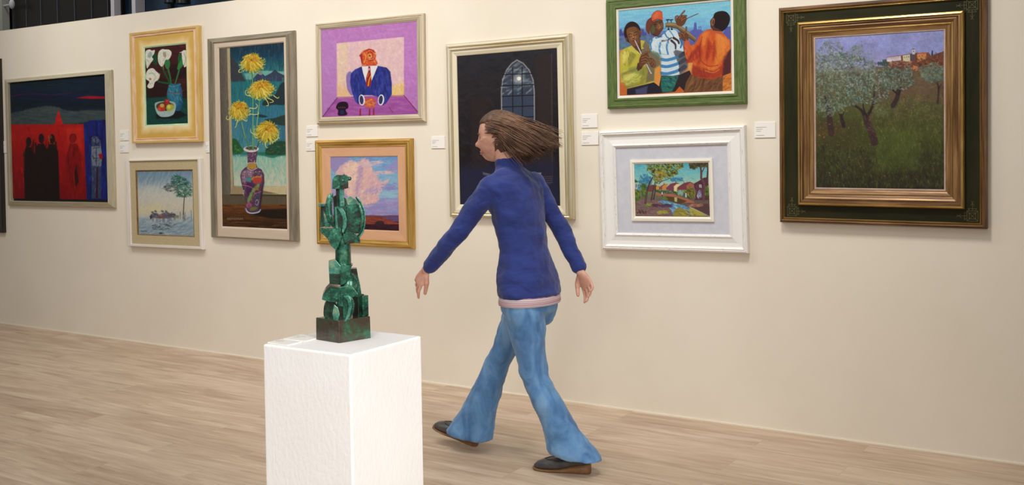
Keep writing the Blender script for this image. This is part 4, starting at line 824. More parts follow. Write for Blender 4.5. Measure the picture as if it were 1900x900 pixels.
A.poly([(120, 300), (170, 300), (190, 350), (160, 380), (130, 370)], (160, 110, 70), 14, 0.7); A.line([(108, 326), (126, 316), (144, 320)], 5, (40, 22, 20)); A.line([(162, 312), (180, 298), (200, 300)], 5, (40, 22, 20)); A.line([(112, 342), (128, 346), (142, 338)], 4, (30, 18, 18)); A.line([(164, 330), (182, 326), (196, 318)], 4, (30, 18, 18)); A.line([(158, 320), (164, 352), (150, 362), (170, 362)], 5, (70, 40, 28)); A.line([(152, 382), (186, 376)], 8, (84, 40, 34)); A.ell(158, 346, 7, 9, (190, 140, 96), 0, 4, 0.8); A.line([(192, 260), (212, 320), (205, 380)], 8, (70, 42, 32), 6, 5, 0.7)
A.line([(174, 378), (235, 500), (332, 680)], 9, (206, 196, 200), 12, 2, sm=False); A.line([(180, 380), (332, 672)], 3, (90, 84, 96), 3, 2, 0.8, False)
def hand(poly, fingers):
    A.poly(poly, (104, 64, 44), 3, sm=True)
    for f in fingers: A.line(f, 17, (56, 32, 26), 15, 2); A.line(f, 12, (140, 92, 62), 10, 3)
A.poly([(192, 640), (200, 590), (232, 570), (262, 600), (240, 640), (205, 664)], (84, 50, 36), 3)
hand([(215, 560), (240, 510), (290, 490), (310, 540), (270, 600), (225, 620)], [[(238, 512), (280, 488), (312, 486)], [(240, 538), (280, 522), (306, 540)], [(238, 562), (276, 548), (300, 566)], [(240, 584), (268, 574), (290, 590)]])
hand([(310, 550), (340, 540), (372, 580), (370, 620), (330, 620)], [[(316, 556), (330, 566), (318, 588)], [(340, 552), (350, 580), (336, 604)], [(358, 570), (366, 596), (352, 622)]])
# middle player: cap, striped jersey
A.poly([(320, 380), (360, 345), (430, 330), (500, 270), (560, 280), (600, 330), (620, 400), (640, 500), (672, 600), (665, 640), (600, 690), (540, 702), (430, 700), (425, 600), (420, 540), (340, 490), (316, 440)], (206, 222, 228), 4)
A.poly([(560, 460), (640, 480), (674, 600), (665, 640), (600, 690), (590, 600), (540, 480)], (90, 84, 92), 8, 0.85)
ST = (64, 130, 184)
for y0, sh in ((520, 0), (582, 1), (648, 2)):
    A.poly([(424, y0+16), (480, y0+22), (560, y0), (606, y0-22), (606, y0+4), (560, y0+30), (480, y0+50), (424, y0+42)], ST, 4, 0.95, True)
    A.poly([(590, y0-10), (640, y0-50), (660, y0-40), (664, y0-20), (600, y0+16)], (52, 40, 50), 4, 0.9, True)
A.line([(416, 400), (408, 450), (418, 500)], 20, ST, 14, 4); A.line([(488, 384), (476, 440), (490, 500)], 20, ST, 14, 4); A.line([(338, 370), (324, 410), (332, 460)], 16, ST, 12, 4)
A.line([(350, 470), (420, 500), (500, 506)], 6, (110, 140, 140), 4, 4, 0.7); A.poly([(330, 470), (400, 492), (420, 540), (350, 500)], (110, 140, 90), 6, 0.8)
A.line([(372, 352), (430, 340)], 12, ST, 10, 4); A.line([(450, 290), (476, 340), (500, 356)], 14, ST, 10, 4); A.line([(500, 280), (530, 320), (540, 340)], 12, (100, 160, 200), 10, 4)
A.line([(430, 380), (480, 372), (520, 350)], 16, (80, 60, 70), 12, 5, 0.9); A.line([(540, 350), (580, 376), (590, 400)], 22, (60, 46, 50), 16, 4); A.line([(520, 376), (556, 410), (560, 450)], 22, (66, 52, 56), 14, 4); A.line([(600, 360), (615, 400), (606, 440)], 18, (60, 110, 160), 14, 4)
A.dabs([(340, 380), (500, 370), (540, 460), (420, 490), (340, 470)], 60, 30, 8, [(232, 238, 240), (170, 190, 206), (240, 244, 244)], 1.3, 0.6, 0.5, 10)
for P_ in ([(330, 480), (420, 510), (430, 560), (420, 640), (440, 700), (424, 690), (410, 560), (340, 500)], [(560, 500), (640, 500), (672, 600), (662, 640), (604, 690), (600, 600)]): A.poly(P_, (84, 96, 104), 16, 0.45, True)
A.poly([(276, 260), (284, 200), (320, 165), (360, 160), (350, 230), (320, 270), (312, 318), (290, 300)], (110, 58, 44), 4, sm=True)
A.poly([(320, 240), (350, 200), (400, 184), (438, 200), (444, 260), (420, 300), (400, 330), (360, 335), (324, 310)], (92, 58, 42), 4, sm=True); A.ell(345, 275, 20, 40, (84, 92, 60), 0.1, 8, 0.8)
A.poly([(380, 215), (436, 205), (440, 250), (400, 280), (370, 250)], (134, 90, 58), 10, 0.8)
A.line([(358, 230), (384, 224)], 6, (26, 16, 16)); A.line([(402, 218), (426, 206)], 6, (26, 16, 16)); A.line([(362, 244), (384, 240)], 4, (30, 20, 18)); A.line([(404, 234), (424, 226)], 4, (30, 20, 18)); A.line([(400, 226), (414, 252), (402, 262)], 6, (170, 120, 80)); A.line([(404, 282), (440, 268)], 8, (120, 56, 44)); A.line([(430, 272), (466, 262)], 3, (60, 50, 44)); A.line([(350, 320), (400, 340), (430, 326)], 8, (50, 32, 30), 5, 4)
A.poly([(336, 195), (332, 150), (356, 112), (396, 98), (430, 112), (436, 150), (434, 188), (390, 178), (354, 200)], (206, 92, 54), 3, sm=True); A.poly([(348, 150), (370, 116), (400, 110), (396, 150), (360, 180)], (224, 120, 80), 12, 0.6); A.line([(336, 200), (390, 178), (436, 192)], 6, (90, 34, 30)); A.line([(334, 195), (330, 150), (356, 112), (396, 97), (432, 112)], 3, (90, 36, 30))
# guitar neck with pegs
A.poly([(462, 212), (520, 205), (570, 212), (640, 262), (750, 350), (735, 384), (640, 330), (570, 262), (500, 250), (464, 250)], (116, 92, 62), 3); A.poly([(468, 216), (520, 209), (568, 216), (640, 266), (748, 352), (744, 364), (620, 272), (560, 236), (466, 232)], (150, 128, 88), 3)
A.line([(464, 250), (500, 250), (570, 262), (735, 384)], 5, (50, 34, 30), 5, 2, sm=False)
for x in (482, 516): A.line([(x, 206), (x, 184)], 7, (24, 18, 22)); A.line([(x-13, 184), (x+14, 181)], 9, (24, 18, 22), 9, 2)
for x in (492, 522): A.line([(x, 248), (x, 262)], 6, (24, 18, 22)); A.ell(x, 270, 11, 8, (30, 22, 26), 0, 2)
hand([(570, 230), (560, 180), (600, 140), (650, 150), (655, 190), (620, 240)], [[(590, 170), (612, 130), (638, 100)], [(606, 176), (630, 146), (656, 146)], [(560, 190), (556, 160), (574, 146)], [(610, 190), (636, 170), (656, 172)]])
A.line([(650, 174), (762, 124)], 7, (90, 66, 56), 8, 2, sm=False)
hand([(586, 330), (600, 300), (640, 296), (676, 320), (672, 370), (630, 376)], [[(640, 310), (654, 280), (656, 250)], [(588, 310), (606, 330), (600, 352)], [(604, 302), (630, 316), (640, 340)]])
# right player: orange shirt seen from behind
ORP = [(640, 380), (676, 370), (700, 420), (740, 400), (780, 320), (830, 280), (900, 270), (980, 300), (1050, 370), (1056, 450), (1020, 520), (990, 640), (984, 700), (900, 730), (780, 720), (710, 680), (720, 580), (680, 578), (650, 520), (634, 440)]
A.poly(ORP, (208, 92, 40), 4)
A.poly([(990, 520), (1056, 440), (1060, 600), (1058, 670), (985, 700)], (84, 40, 44), 5)
A.poly([(930, 300), (1040, 370), (1050, 450), (970, 560), (900, 640), (920, 480)], (224, 136, 56), 24, 0.8); A.poly([(660, 570), (760, 420), (790, 500), (740, 560), (690, 580)], (160, 46, 40), 10, 0.8, True)
A.poly([(860, 360), (900, 420), (870, 520), (830, 560), (840, 470)], (176, 50, 34), 14, 0.8); A.poly([(720, 600), (800, 620), (900, 660), (860, 720), (770, 715), (712, 680)], (150, 60, 40), 14, 0.8)
A.dabs(ORP, 260, 60, 10, [(216, 108, 44), (196, 78, 38), (224, 136, 62), (176, 58, 36), (214, 96, 40)], 1.35, 0.4, 0.45, 11, bl=4, clip=True)
DR = (146, 44, 34)
for P_ in ([(660, 575), (720, 520), (780, 440), (800, 380), (770, 420), (700, 500)], [(780, 400), (800, 480), (792, 560), (760, 600), (770, 500)], [(850, 350), (876, 430), (858, 540), (838, 560), (846, 440)], [(740, 610), (820, 650), (930, 640), (990, 590), (984, 690), (900, 725), (780, 716), (715, 684)], [(910, 380), (930, 470), (900, 560), (896, 460)]): A.poly(P_, DR, 26, 0.6, True)
for P_ in ([(930, 310), (1010, 350), (1030, 420), (960, 500), (930, 420)], [(830, 600), (900, 625), (960, 600), (900, 650)], [(650, 400), (672, 400), (668, 500), (650, 480)], [(800, 310), (850, 300), (830, 400), (800, 420)]): A.poly(P_, (232, 144, 66), 26, 0.6, True)
A.dabs([(640, 390), (676, 384), (690, 440), (660, 520), (640, 470)], 30, 36, 8, [(210, 80, 44), (170, 44, 40), (190, 100, 90)], 1.3, 0.4, 0.6, 12)
A.line([(790, 560), (860, 610), (950, 600)], 8, (140, 44, 34), 5, 6, 0.8); A.line([(830, 650), (900, 670), (960, 640)], 7, (236, 150, 70), 5, 6, 0.8); A.line([(800, 340), (780, 460), (790, 560)], 7, (140, 44, 34), 5, 6, 0.7); A.line([(706, 480), (690, 560)], 5, (120, 40, 40), 5, 4, 0.7)
A.poly([(830, 275), (880, 262), (960, 276), (1000, 320), (960, 310), (880, 292)], (186, 90, 60), 3)
A.poly([(876, 250), (870, 190), (900, 150), (960, 200), (1000, 250), (985, 290), (900, 280)], (84, 50, 38), 4)
A.poly([(898, 170), (910, 120), (960, 100), (1010, 106), (1044, 150), (1040, 210), (1010, 262), (980, 282), (940, 262), (914, 250), (900, 215)], (34, 22, 24), 3, sm=True); A.ell(896, 200, 15, 36, (150, 96, 62), 0.15, 4); A.ell(898, 202, 7, 22, (84, 48, 36), 0.15, 4)
A.line([(1010, 826), (1052, 806)], 3, (60, 30, 30)); A.tex(0.07, 1.5, 1.5, 4)
canvas(A, c1, 0.015, F.root, gain=0.84)
# ================================================================ 9: village stream, distressed white frame
F = Frame('small landscape of cottages by a stream in a wide distressed white frame',
          [(1111.4, 243.6), (1383.4, 232), (1388, 470.3), (1118.9, 462.8)], 0.022)
def distressed(name, thr):
    m, nt, b = new_mat(name)
    tc = nd(nt, 'ShaderNodeTexCoord'); mp = nd(nt, 'ShaderNodeMapping'); mp.inputs['Scale'].default_value = (26, 260, 1); nt.links.new(tc.outputs['UV'], mp.inputs[0])
    nz = nd(nt, 'ShaderNodeTexNoise', Scale=1.0, Detail=7.0, Roughness=0.7); nt.links.new(mp.outputs[0], nz.inputs['Vector'])
    r = ramp(nt, nz.outputs['Fac'], [(thr-0.06, (140, 122, 104)), (thr-0.02, (206, 198, 190)), (thr+0.02, (234, 230, 224)), (0.8, (242, 239, 234))]); nt.links.new(r.outputs[0], b.inputs['Base Color'])
    b.inputs['Roughness'].default_value = 0.5; return m
M_dis = distressed('chalky_white_paint', 0.30); M_dis2 = distressed('rubbed_white_paint', 0.41)
M_lil = material('lilac_grey_mat', [(196, 196, 204), (204, 204, 212)], 0.85, scale=30)
M_crm = wood('cream_slip', [(232, 224, 206), (240, 234, 220)], 0.5, 0, su=3, sv=30)
a1 = F.rect([(1142, 274.5), (1348.2, 267.5), (1354.8, 435.8), (1146.2, 432)], 0.022)
F.ring('frame', F.outer, a1, [(0, 0.022, 0), (0.03, 0.030, 1), (0.12, 0.034, 0), (0.17, 0.030, 1), (0.21, 0.034, 0), (0.25, 0.030, 1), (0.29, 0.025, 1), (0.33, 0.022, 0), (0.55, 0.020, 0), (0.8, 0.024, 0), (0.86, 0.028, 0), (0.9, 0.029, 1), (0.93, 0.026, 1), (1, 0.022, 1)], [M_dis, M_dis2])
s0 = F.rect([(1168.7, 296.5), (1321.5, 294.3), (1324.6, 412.5), (1172, 409.2)], 0.024)
cc = [(1176.4, 303.6), (1315, 303), (1316.9, 403), (1179.4, 400.8)]
c1 = F.rect(cc, 0.018)
F.panel('mat', (a1[0]-0.003, a1[1]+0.003, a1[2]-0.003, a1[3]+0.003), (s0[0]+0.004, s0[1]-0.004, s0[2]+0.004, s0[3]-0.004), 0.016, M_lil)
F.ring('slip', s0, c1, [(0, 0.024, 0), (0.6, 0.026, 0), (0.7, 0.022, 0), (1, 0.0185, 0)], M_crm, back=0.016, bev=0.0005)
A = Art(cc, 250, 185, (120, 190, 200), 9); A.k = 1/7.2; A.o = (1165, 290)
A.vgrad([(100, (86, 172, 196)), (250, (130, 196, 196)), (380, (176, 206, 178)), (470, (120, 130, 90)), (600, (110, 92, 84)), (800, (106, 90, 90))])
A.dabs([(90, 105), (1075, 100), (1080, 340), (90, 330)], 200, 60, 16, [(96, 180, 200), (140, 204, 200), (116, 190, 196), (150, 206, 190)], 0.3, 0.6, 0.5, 2)
blue = [(64, 130, 164), (84, 150, 180), (56, 116, 150)]
A.dabs([(160, 280), (200, 230), (260, 230), (330, 290), (330, 400), (240, 440), (140, 440)], 120, 36, 18, blue, 0.4, 1, 0.8, 3); A.dabs([(575, 320), (620, 285), (740, 290), (750, 330), (640, 350)], 70, 30, 12, blue, 0.2, 0.7, 0.85, 4)
A.poly([(92, 300), (135, 325), (132, 345), (92, 345)], (60, 100, 60), 3); A.poly([(92, 345), (135, 345), (133, 435), (95, 440)], (170, 184, 180), 3); A.poly([(105, 370), (122, 370), (120, 410), (106, 410)], (90, 110, 130), 3)
A.poly([(270, 400), (340, 375), (430, 400), (430, 470), (280, 470)], (120, 72, 70), 4); A.poly([(385, 400), (425, 385), (428, 445), (385, 445)], (206, 160, 60), 3)
A.poly([(428, 410), (500, 366), (550, 372), (522, 400), (525, 440), (430, 445)], (140, 82, 80), 3); A.poly([(470, 400), (520, 368), (545, 376), (525, 410), (524, 444), (470, 446)], (214, 140, 70), 3)
A.poly([(522, 420), (580, 366), (640, 352), (700, 360), (660, 380), (625, 400), (625, 470), (526, 450)], (128, 70, 86), 3); A.poly([(628, 405), (662, 370), (710, 384), (680, 410), (664, 440), (662, 490), (628, 480)], (236, 214, 160), 3); A.ell(632, 345, 10, 7, (230, 226, 220), 0, 3)
A.poly([(668, 420), (760, 358), (840, 342), (895, 372), (890, 420), (780, 450), (676, 450)], (126, 66, 76), 3); A.poly([(790, 400), (840, 352), (896, 382), (890, 430), (800, 450)], (166, 104, 84), 4)
A.line([(758, 354), (758, 335)], 5, (90, 60, 60)); A.line([(803, 345), (803, 322)], 10, (170, 160, 170)); A.line([(492, 368), (492, 352)], 5, (100, 60, 60))
A.poly([(888, 370), (960, 330), (1020, 292), (1075, 286), (1084, 590), (900, 590), (900, 470)], (92, 52, 66), 4)
A.dabs([(905, 380), (1060, 310), (1078, 560), (910, 560)], 90, 36, 14, [(108, 62, 76), (74, 42, 58), (120, 74, 84)], 0.4, 0.8, 0.6, 5)
for x, y in ((965, 392), (982, 392), (966, 412), (984, 414)): A.poly([(x-7, y-9), (x+7, y-9), (x+7, y+9), (x-7, y+9)], (196, 200, 210), 3)
A.dabs([(925, 470), (985, 470), (990, 560), (930, 570)], 46, 30, 6, [(180, 200, 226), (120, 150, 196), (206, 216, 230)], 1.4, 0.5, 0.85, 6)
gr = [(74, 100, 44), (104, 130, 54), (50, 76, 44), (134, 150, 66), (90, 112, 40)]
A.dabs([(370, 450), (620, 470), (780, 490), (900, 540), (800, 600), (640, 560), (500, 500), (380, 480)], 170, 30, 14, [(70, 90, 60), (50, 66, 56), (96, 120, 80), (120, 150, 130)], 0.2, 0.8, 0.8, 7)
A.dabs([(675, 465), (760, 470), (750, 520), (680, 510)], 36, 26, 10, [(150, 190, 170), (120, 160, 150)], 1.2, 0.6, 0.8, 8); A.dabs([(780, 470), (840, 420), (900, 450), (910, 540), (850, 560), (790, 520)], 90, 34, 14, [(140, 130, 56), (90, 90, 40), (164, 150, 70), (70, 70, 44)], 0.6, 0.9, 0.85, 9)
A.dabs([(1030, 430), (1078, 410), (1084, 540), (1030, 540)], 50, 34, 16, gr, 0.6, 0.9, 0.85, 10)
A.dabs([(95, 450), (160, 450), (170, 560), (100, 620)], 70, 34, 16, gr, 0.8, 0.9, 0.85, 11); A.dabs([(180, 370), (260, 370), (250, 540), (200, 560)], 80, 34, 16, gr+[(60, 110, 110)], 0.8, 0.9, 0.85, 12)
# banks, path and water
A.poly([(100, 600), (240, 560), (420, 590), (620, 640), (640, 800), (104, 800)], (126, 104, 104), 8); A.dabs([(104, 610), (420, 600), (620, 650), (640, 795), (104, 795)], 240, 60, 14, [(142, 118, 116), (110, 88, 92), (150, 120, 110), (120, 96, 84), (134, 76, 66)], 0.15, 0.4, 0.6, 13)
A.poly([(370, 480), (470, 500), (600, 500), (700, 535), (800, 570), (880, 600), (900, 630), (780, 620), (640, 560), (480, 525), (400, 520)], (176, 110, 88), 5); A.poly([(800, 630), (1080, 640), (1088, 800), (1060, 800), (880, 690)], (96, 66, 70), 6)
A.dabs([(830, 640), (1000, 640), (1000, 670), (850, 680)], 30, 60, 10, [(190, 140, 104), (160, 110, 90)], -0.15, 0.2, 0.8, 14)
A.poly([(500, 530), (640, 545), (800, 600), (700, 640), (520, 580)], (92, 70, 44), 5); A.poly([(630, 548), (668, 552), (668, 610), (635, 604)], (190, 186, 130), 4); A.dabs([(480, 530), (520, 535), (540, 580), (480, 580)], 20, 30, 10, [(100, 130, 60)], 0.5, 0.5, 0.8, 15)
wat = [(430, 600), (500, 590), (640, 625), (760, 660), (830, 700), (880, 760), (820, 800), (620, 800), (600, 720), (520, 660)]
A.poly(wat, (110, 160, 196), 8); A.dabs(wat, 260, 44, 9, [(76, 130, 180), (150, 196, 216), (96, 150, 190), (190, 216, 226), (60, 104, 156)], 0.4, 0.5, 0.8, 16)
A.poly([(620, 800), (660, 700), (720, 690), (780, 740), (820, 800)], (150, 136, 54), 10, 0.9, True); A.poly([(820, 700), (870, 690), (1060, 800), (860, 800)], (176, 170, 74), 5); A.dabs([(650, 720), (760, 710), (850, 720), (1000, 795), (640, 795)], 90, 44, 9, [(176, 160, 60), (140, 126, 50), (190, 184, 90), (126, 100, 60)], 0.3, 0.5, 0.7, 17)
A.line([(830, 680), (960, 740), (1085, 805)], 12, (196, 196, 180), 8, 4, 0.8); A.dabs([(400, 730), (520, 720), (560, 760), (420, 770)], 50, 40, 10, [(170, 180, 70), (140, 150, 60), (190, 150, 80)], 0.1, 0.4, 0.8, 18)
A.dabs([(250, 630), (340, 630), (330, 660), (250, 665)], 40, 30, 9, [(150, 170, 66), (110, 130, 50)], 0.1, 0.5, 0.85, 19); A.dabs([(340, 640), (600, 640), (590, 690), (360, 670)], 70, 60, 9, [(96, 60, 76), (80, 50, 66), (70, 76, 110)], 0.1, 0.2, 0.8, 20)
A.line([(468, 480), (470, 510)], 12, (226, 220, 206), 14); A.line([(470, 512), (470, 534)], 10, (70, 60, 80)); A.line([(784, 490), (786, 540)], 14, (200, 206, 214), 20); A.ell(784, 486, 7, 7, (60, 50, 50), 0, 2)
# trees
T = (84, 62, 66)
A.line([(360, 250), (300, 350), (262, 470), (240, 620)], 16, T, 30, 3); A.line([(376, 330), (350, 430), (322, 580)], 10, T, 22, 3); A.line([(386, 340), (375, 450), (352, 575)], 8, (64, 48, 56), 16, 3); A.line([(290, 210), (340, 250)], 6, T, 8); A.line([(425, 365), (470, 330), (560, 300), (600, 275)], 12, T, 6, 3)
A.line([(262, 460), (238, 620)], 5, (150, 110, 100), 8, 3, 0.7)
fol = [(270, 110), (740, 100), (745, 150), (660, 180), (680, 230), (560, 300), (480, 270), (450, 340), (400, 360), (350, 260), (280, 180)]
A.dabs(fol, 420, 36, 18, [(70, 84, 44), (110, 124, 52), (140, 150, 66), (50, 60, 44), (90, 104, 44), (166, 160, 66)], 0.6, 1.2, 0.88, 21)
A.dabs([(380, 210), (500, 190), (540, 270), (440, 330), (390, 300)], 70, 28, 14, [(190, 160, 54), (176, 120, 50), (150, 150, 60)], 0.6, 1.2, 0.8, 22); A.dabs(fol, 46, 22, 12, [(130, 190, 200), (150, 200, 190)], 0.5, 1.2, 0.8, 23)
A.line([(985, 300), (985, 200), (965, 100)], 28, (100, 70, 74), 22, 3); A.line([(995, 220), (1030, 150), (1035, 100)], 14, (100, 70, 74), 14, 3); A.line([(1065, 290), (1072, 180), (1080, 120)], 22, (74, 52, 60), 16, 3); A.line([(985, 290), (1030, 400), (1015, 560), (1020, 600)], 24, (108, 74, 80), 26, 4)
A.dabs([(820, 105), (1075, 100), (1078, 150), (940, 150), (900, 190), (850, 150)], 150, 30, 14, [(84, 64, 40), (60, 60, 44), (104, 96, 50), (70, 50, 40), (50, 72, 54)], 0.6, 1.2, 0.85, 24)
for x, h in ((125, 30), (150, 60), (170, 44), (195, 56), (215, 40), (240, 44)): A.line([(x, 770-h), (x+6, 772-h*0.2), (x+14, 750-h*0.4)], 6, (40, 28, 40), 5, 2)
A.tex(0.06, 1.2, 1.2, 4)
canvas(A, c1, 0.018, F.root, gain=0.84)

# ================================================================ 10: olive grove, dark green and gold frame
F = Frame('large olive grove painting in a dark green frame with gold mouldings',
          [(1443.7, 12.2), (1830, -12.5), (1832, 424), (1448.8, 413.3)], 0.030)
M_ag = wood('antique_gold', [(78, 50, 26), (120, 84, 46), (158, 120, 72), (186, 152, 100)], 0.38, 0.3, su=2.5, sv=45, lo=0.3, hi=0.72)
M_umb = wood('rubbed_umber', [(52, 34, 20), (84, 56, 34), (128, 94, 60), (150, 116, 80)], 0.45, 0.1, su=3, sv=50, lo=0.3, hi=0.75)
M_hi = wood('bright_gold_line', [(150, 112, 50), (214, 178, 104)], 0.28, 0.7, su=6, sv=60)
M_dg = wood('dark_green_panel', [(26, 27, 12), (38, 38, 18), (46, 43, 22)], 0.6, 0, su=3, sv=14, bump=0.0002, spec=0.15)
a1 = F.rect([(1454.5, 22.5), (1815.5, 1.0), (1820, 413.5), (1457.5, 403)], 0.028)
F.ring('outer_moulding', F.outer, a1, [(0, 0.030, 2), (0.12, 0.038, 2), (0.45, 0.044, 2), (0.58, 0.040, 0), (0.66, 0.035, 2), (0.72, 0.036, 2), (0.85, 0.040, 1), (1, 0.030, 1)], [M_ag, M_hi, M_umb], bev=0.0006)
a2 = F.rect([(1478, 43), (1788.5, 17), (1789.5, 387.7), (1480.5, 381.5)], 0.050)
F.panel('panel', (a1[0]-0.004, a1[1]+0.004, a1[2]-0.004, a1[3]+0.004), (a2[0]+0.012, a2[1]-0.012, a2[2]+0.012, a2[3]-0.012), 0.029, M_dg, 0.006)
M_pk = material('pinkish_slip', [(176, 148, 132), (196, 170, 154)], 0.5, scale=20)
cc = [(1514.1, 72.4), (1751, 55.5), (1751.8, 350.5), (1514.2, 348.7)]
c1 = F.rect(cc, 0.022); sl = (c1[0]-0.008, c1[1]+0.008, c1[2]-0.008, c1[3]+0.008)
F.ring('inner_moulding', a2, sl, [(0, 0.044, 1), (0.06, 0.052, 1), (0.16, 0.054, 1), (0.22, 0.048, 2), (0.3, 0.048, 0), (0.36, 0.041, 2), (0.44, 0.044, 0), (0.54, 0.040, 0), (0.60, 0.036, 2), (0.66, 0.034, 0), (0.72, 0.037, 1), (0.76, 0.034, 2), (0.9, 0.030, 0), (1, 0.026, 0)], [M_ag, M_hi, M_umb], back=0.028)
F.ring('slip', sl, c1, [(0, 0.0255, 0), (0.7, 0.026, 0), (1, 0.0225, 0)], M_pk, back=0.020)
# engraved corner ornaments on the dark green panel
M_orn = material('engraved_line', (104, 98, 60), 0.6)
for sx in (-1, 1):
    for sz in (-1, 1):
        cx = (a1[0]+a2[0])/2 if sx < 0 else (a1[1]+a2[1])/2
        cz = (a1[2]+a2[2])/2 if sz < 0 else (a1[3]+a2[3])/2
        mb = MB(); h = 0.023; y = -0.0293
        def seg(x0, z0, x1, z1, cx=cx, cz=cz, mb=mb, sx=sx, sz=sz):
            x0, x1 = -x0*sx, -x1*sx; z0, z1 = -z0*sz, -z1*sz      # mirrored so that +x, +z run inwards along the panel
            dx, dz = x1-x0, z1-z0; l = math.hypot(dx, dz); nx, nz = -dz/l*0.0006, dx/l*0.0006
            mb.prism([(cx+x0+nx, cz+z0+nz), (cx+x1+nx, cz+z1+nz), (cx+x1-nx, cz+z1-nz), (cx+x0-nx, cz+z0-nz)], y, y+0.0005)
        for q in (0.0, ):
            for a, b_, c_, d_ in ((-h, -h, h, -h), (h, -h, h, h), (h, h, -h, h), (-h, h, -h, -h), (-h, -h, h, h), (-h, h, h, -h), (-h*0.6, -h*0.6, h*0.6, -h*0.6), (h*0.6, -h*0.6, h*0.6, h*0.6), (h*0.6, h*0.6, -h*0.6, h*0.6), (-h*0.6, h*0.6, -h*0.6, -h*0.6)): seg(a, b_, c_, d_)
        for ax in (0, 1):
            P = lambda u, v: (u, v) if ax == 0 else (v, u)
            for u0, v0, u1, v1 in ((h, 0, h+0.034, 0), (h+0.01, -0.018, h+0.01, 0.018), (h+0.01, -0.018, h+0.002, -0.012), (h+0.01, 0.018, h+0.002, 0.012), (h+0.034, 0, h+0.024, 0.008), (h+0.034, 0, h+0.024, -0.008), (h+0.034, 0, h+0.044, 0.004), (h+0.034, 0, h+0.044, -0.004)):
                seg(*P(u0, v0), *P(u1, v1))
        mb.build('corner_ornament', M_orn, F.root)
A = Art(cc, 320, 390, (70, 78, 40), 10); A.k = 1/4.5; A.o = (1505, 50)
A.vgrad([(30, (142, 146, 196)), (200, (140, 146, 200)), (330, (150, 146, 180)), (380, (110, 104, 84)), (600, (86, 84, 50)), (900, (70, 74, 34)), (1350, (44, 40, 30))])
A.dabs([(40, 100), (1105, 30), (1105, 330), (40, 330)], 300, 70, 20, [(150, 152, 204), (134, 144, 200), (158, 150, 196), (142, 154, 206)], 0.2, 0.8, 0.35, 2)
A.poly([(560, 330), (900, 330), (1000, 240), (1106, 200), (1108, 620), (560, 640)], (104, 82, 62), 8)
hl = [(560, 340), (900, 350), (1106, 330), (1108, 760), (560, 800)]
A.dabs(hl, 420, 36, 12, [(110, 92, 62), (90, 88, 56), (120, 104, 74), (84, 72, 56), (96, 104, 60)], 0.2, 0.8, 0.5, 3)
A.dabs([(560, 600), (1108, 560), (1108, 900), (560, 900)], 400, 36, 8, [(96, 104, 50), (80, 92, 44), (112, 108, 60), (70, 72, 40)], 1.3, 0.6, 0.55, 4)
A.dabs([(40, 700), (600, 700), (1108, 860), (1108, 1345), (40, 1340)], 1500, 34, 6, [(84, 96, 40), (64, 76, 34), (100, 112, 48), (50, 54, 30), (76, 70, 40), (60, 84, 36)], 1.45, 0.5, 0.6, 5)
A.dabs([(40, 1000), (1108, 1050), (1108, 1345), (40, 1340)], 700, 30, 9, [(46, 44, 32), (38, 34, 28), (62, 56, 34), (70, 84, 36), (34, 32, 28)], 1.4, 0.6, 0.5, 6)
A.poly([(40, 760), (400, 780), (420, 1000), (40, 1000)], (66, 56, 34), 60, 0.45); A.dabs([(40, 800), (300, 800), (300, 900), (40, 920)], 90, 30, 10, [(96, 66, 44), (110, 76, 50)], 0.5, 0.8, 0.4, 7)
A.poly([(520, 880), (900, 860), (900, 1180), (560, 1200)], (86, 102, 40), 80, 0.45)
# village
A.poly([(650, 256), (770, 236), (850, 218), (985, 205), (1010, 240), (1106, 196), (1106, 330), (900, 360), (650, 330)], (112, 66, 50), 5, 1, False, 5)
A.poly([(650, 254), (765, 238), (768, 276), (652, 292)], (210, 196, 200), 3); A.line([(648, 254), (766, 236)], 5, (150, 84, 78), 5); A.poly([(780, 236), (838, 226), (842, 286), (784, 284)], (196, 186, 156), 3); A.line([(776, 234), (845, 222)], 6, (130, 100, 90), 5)
A.poly([(842, 222), (870, 218), (872, 270), (846, 276)], (74, 76, 92), 3); A.poly([(856, 186), (878, 182), (880, 224), (858, 226)], (196, 190, 190), 2.5); A.poly([(852, 188), (867, 176), (882, 184)], (90, 70, 70), 2); A.ell(868, 200, 4, 6, (50, 50, 60), 0, 2)
A.poly([(896, 222), (968, 216), (972, 266), (900, 288)], (196, 132, 84), 3); A.poly([(890, 222), (940, 206), (980, 214), (960, 222)], (176, 100, 76), 3); A.line([(1018, 196), (1016, 230)], 9, (40, 50, 44), 14)
for i in range(9): A.poly([(660+i*13, 262-i*2), (664+i*13, 262-i*2), (664+i*13, 268-i*2), (660+i*13, 268-i*2)], (84, 70, 80), 2, 0.8)
for x, y in ((795, 250), (812, 248), (828, 246), (915, 240), (940, 238)): A.poly([(x-3, y-5), (x+3, y-5), (x+3, y+5), (x-3, y+5)], (70, 60, 60), 2, 0.8)
A.dabs([(880, 270), (1106, 210), (1106, 320), (900, 330)], 120, 24, 8, [(120, 60, 40), (84, 48, 40), (150, 80, 44), (54, 48, 44)], 0.8, 1, 0.7, 8)
A.dabs([(640, 290), (860, 280), (860, 350), (640, 340)], 110, 20, 7, [(190, 150, 130), (110, 50, 46), (90, 70, 56), (206, 176, 150)], 0.5, 1, 0.7, 9); A.dabs([(560, 310), (640, 280), (680, 310), (640, 330)], 50, 22, 9, [(50, 66, 66), (66, 84, 76)], 1.2, 0.6, 0.8, 10); A.dabs([(830, 320), (910, 320), (900, 362), (840, 350)], 24, 24, 8, [(196, 130, 90)], 0, 0.6, 0.7, 10)
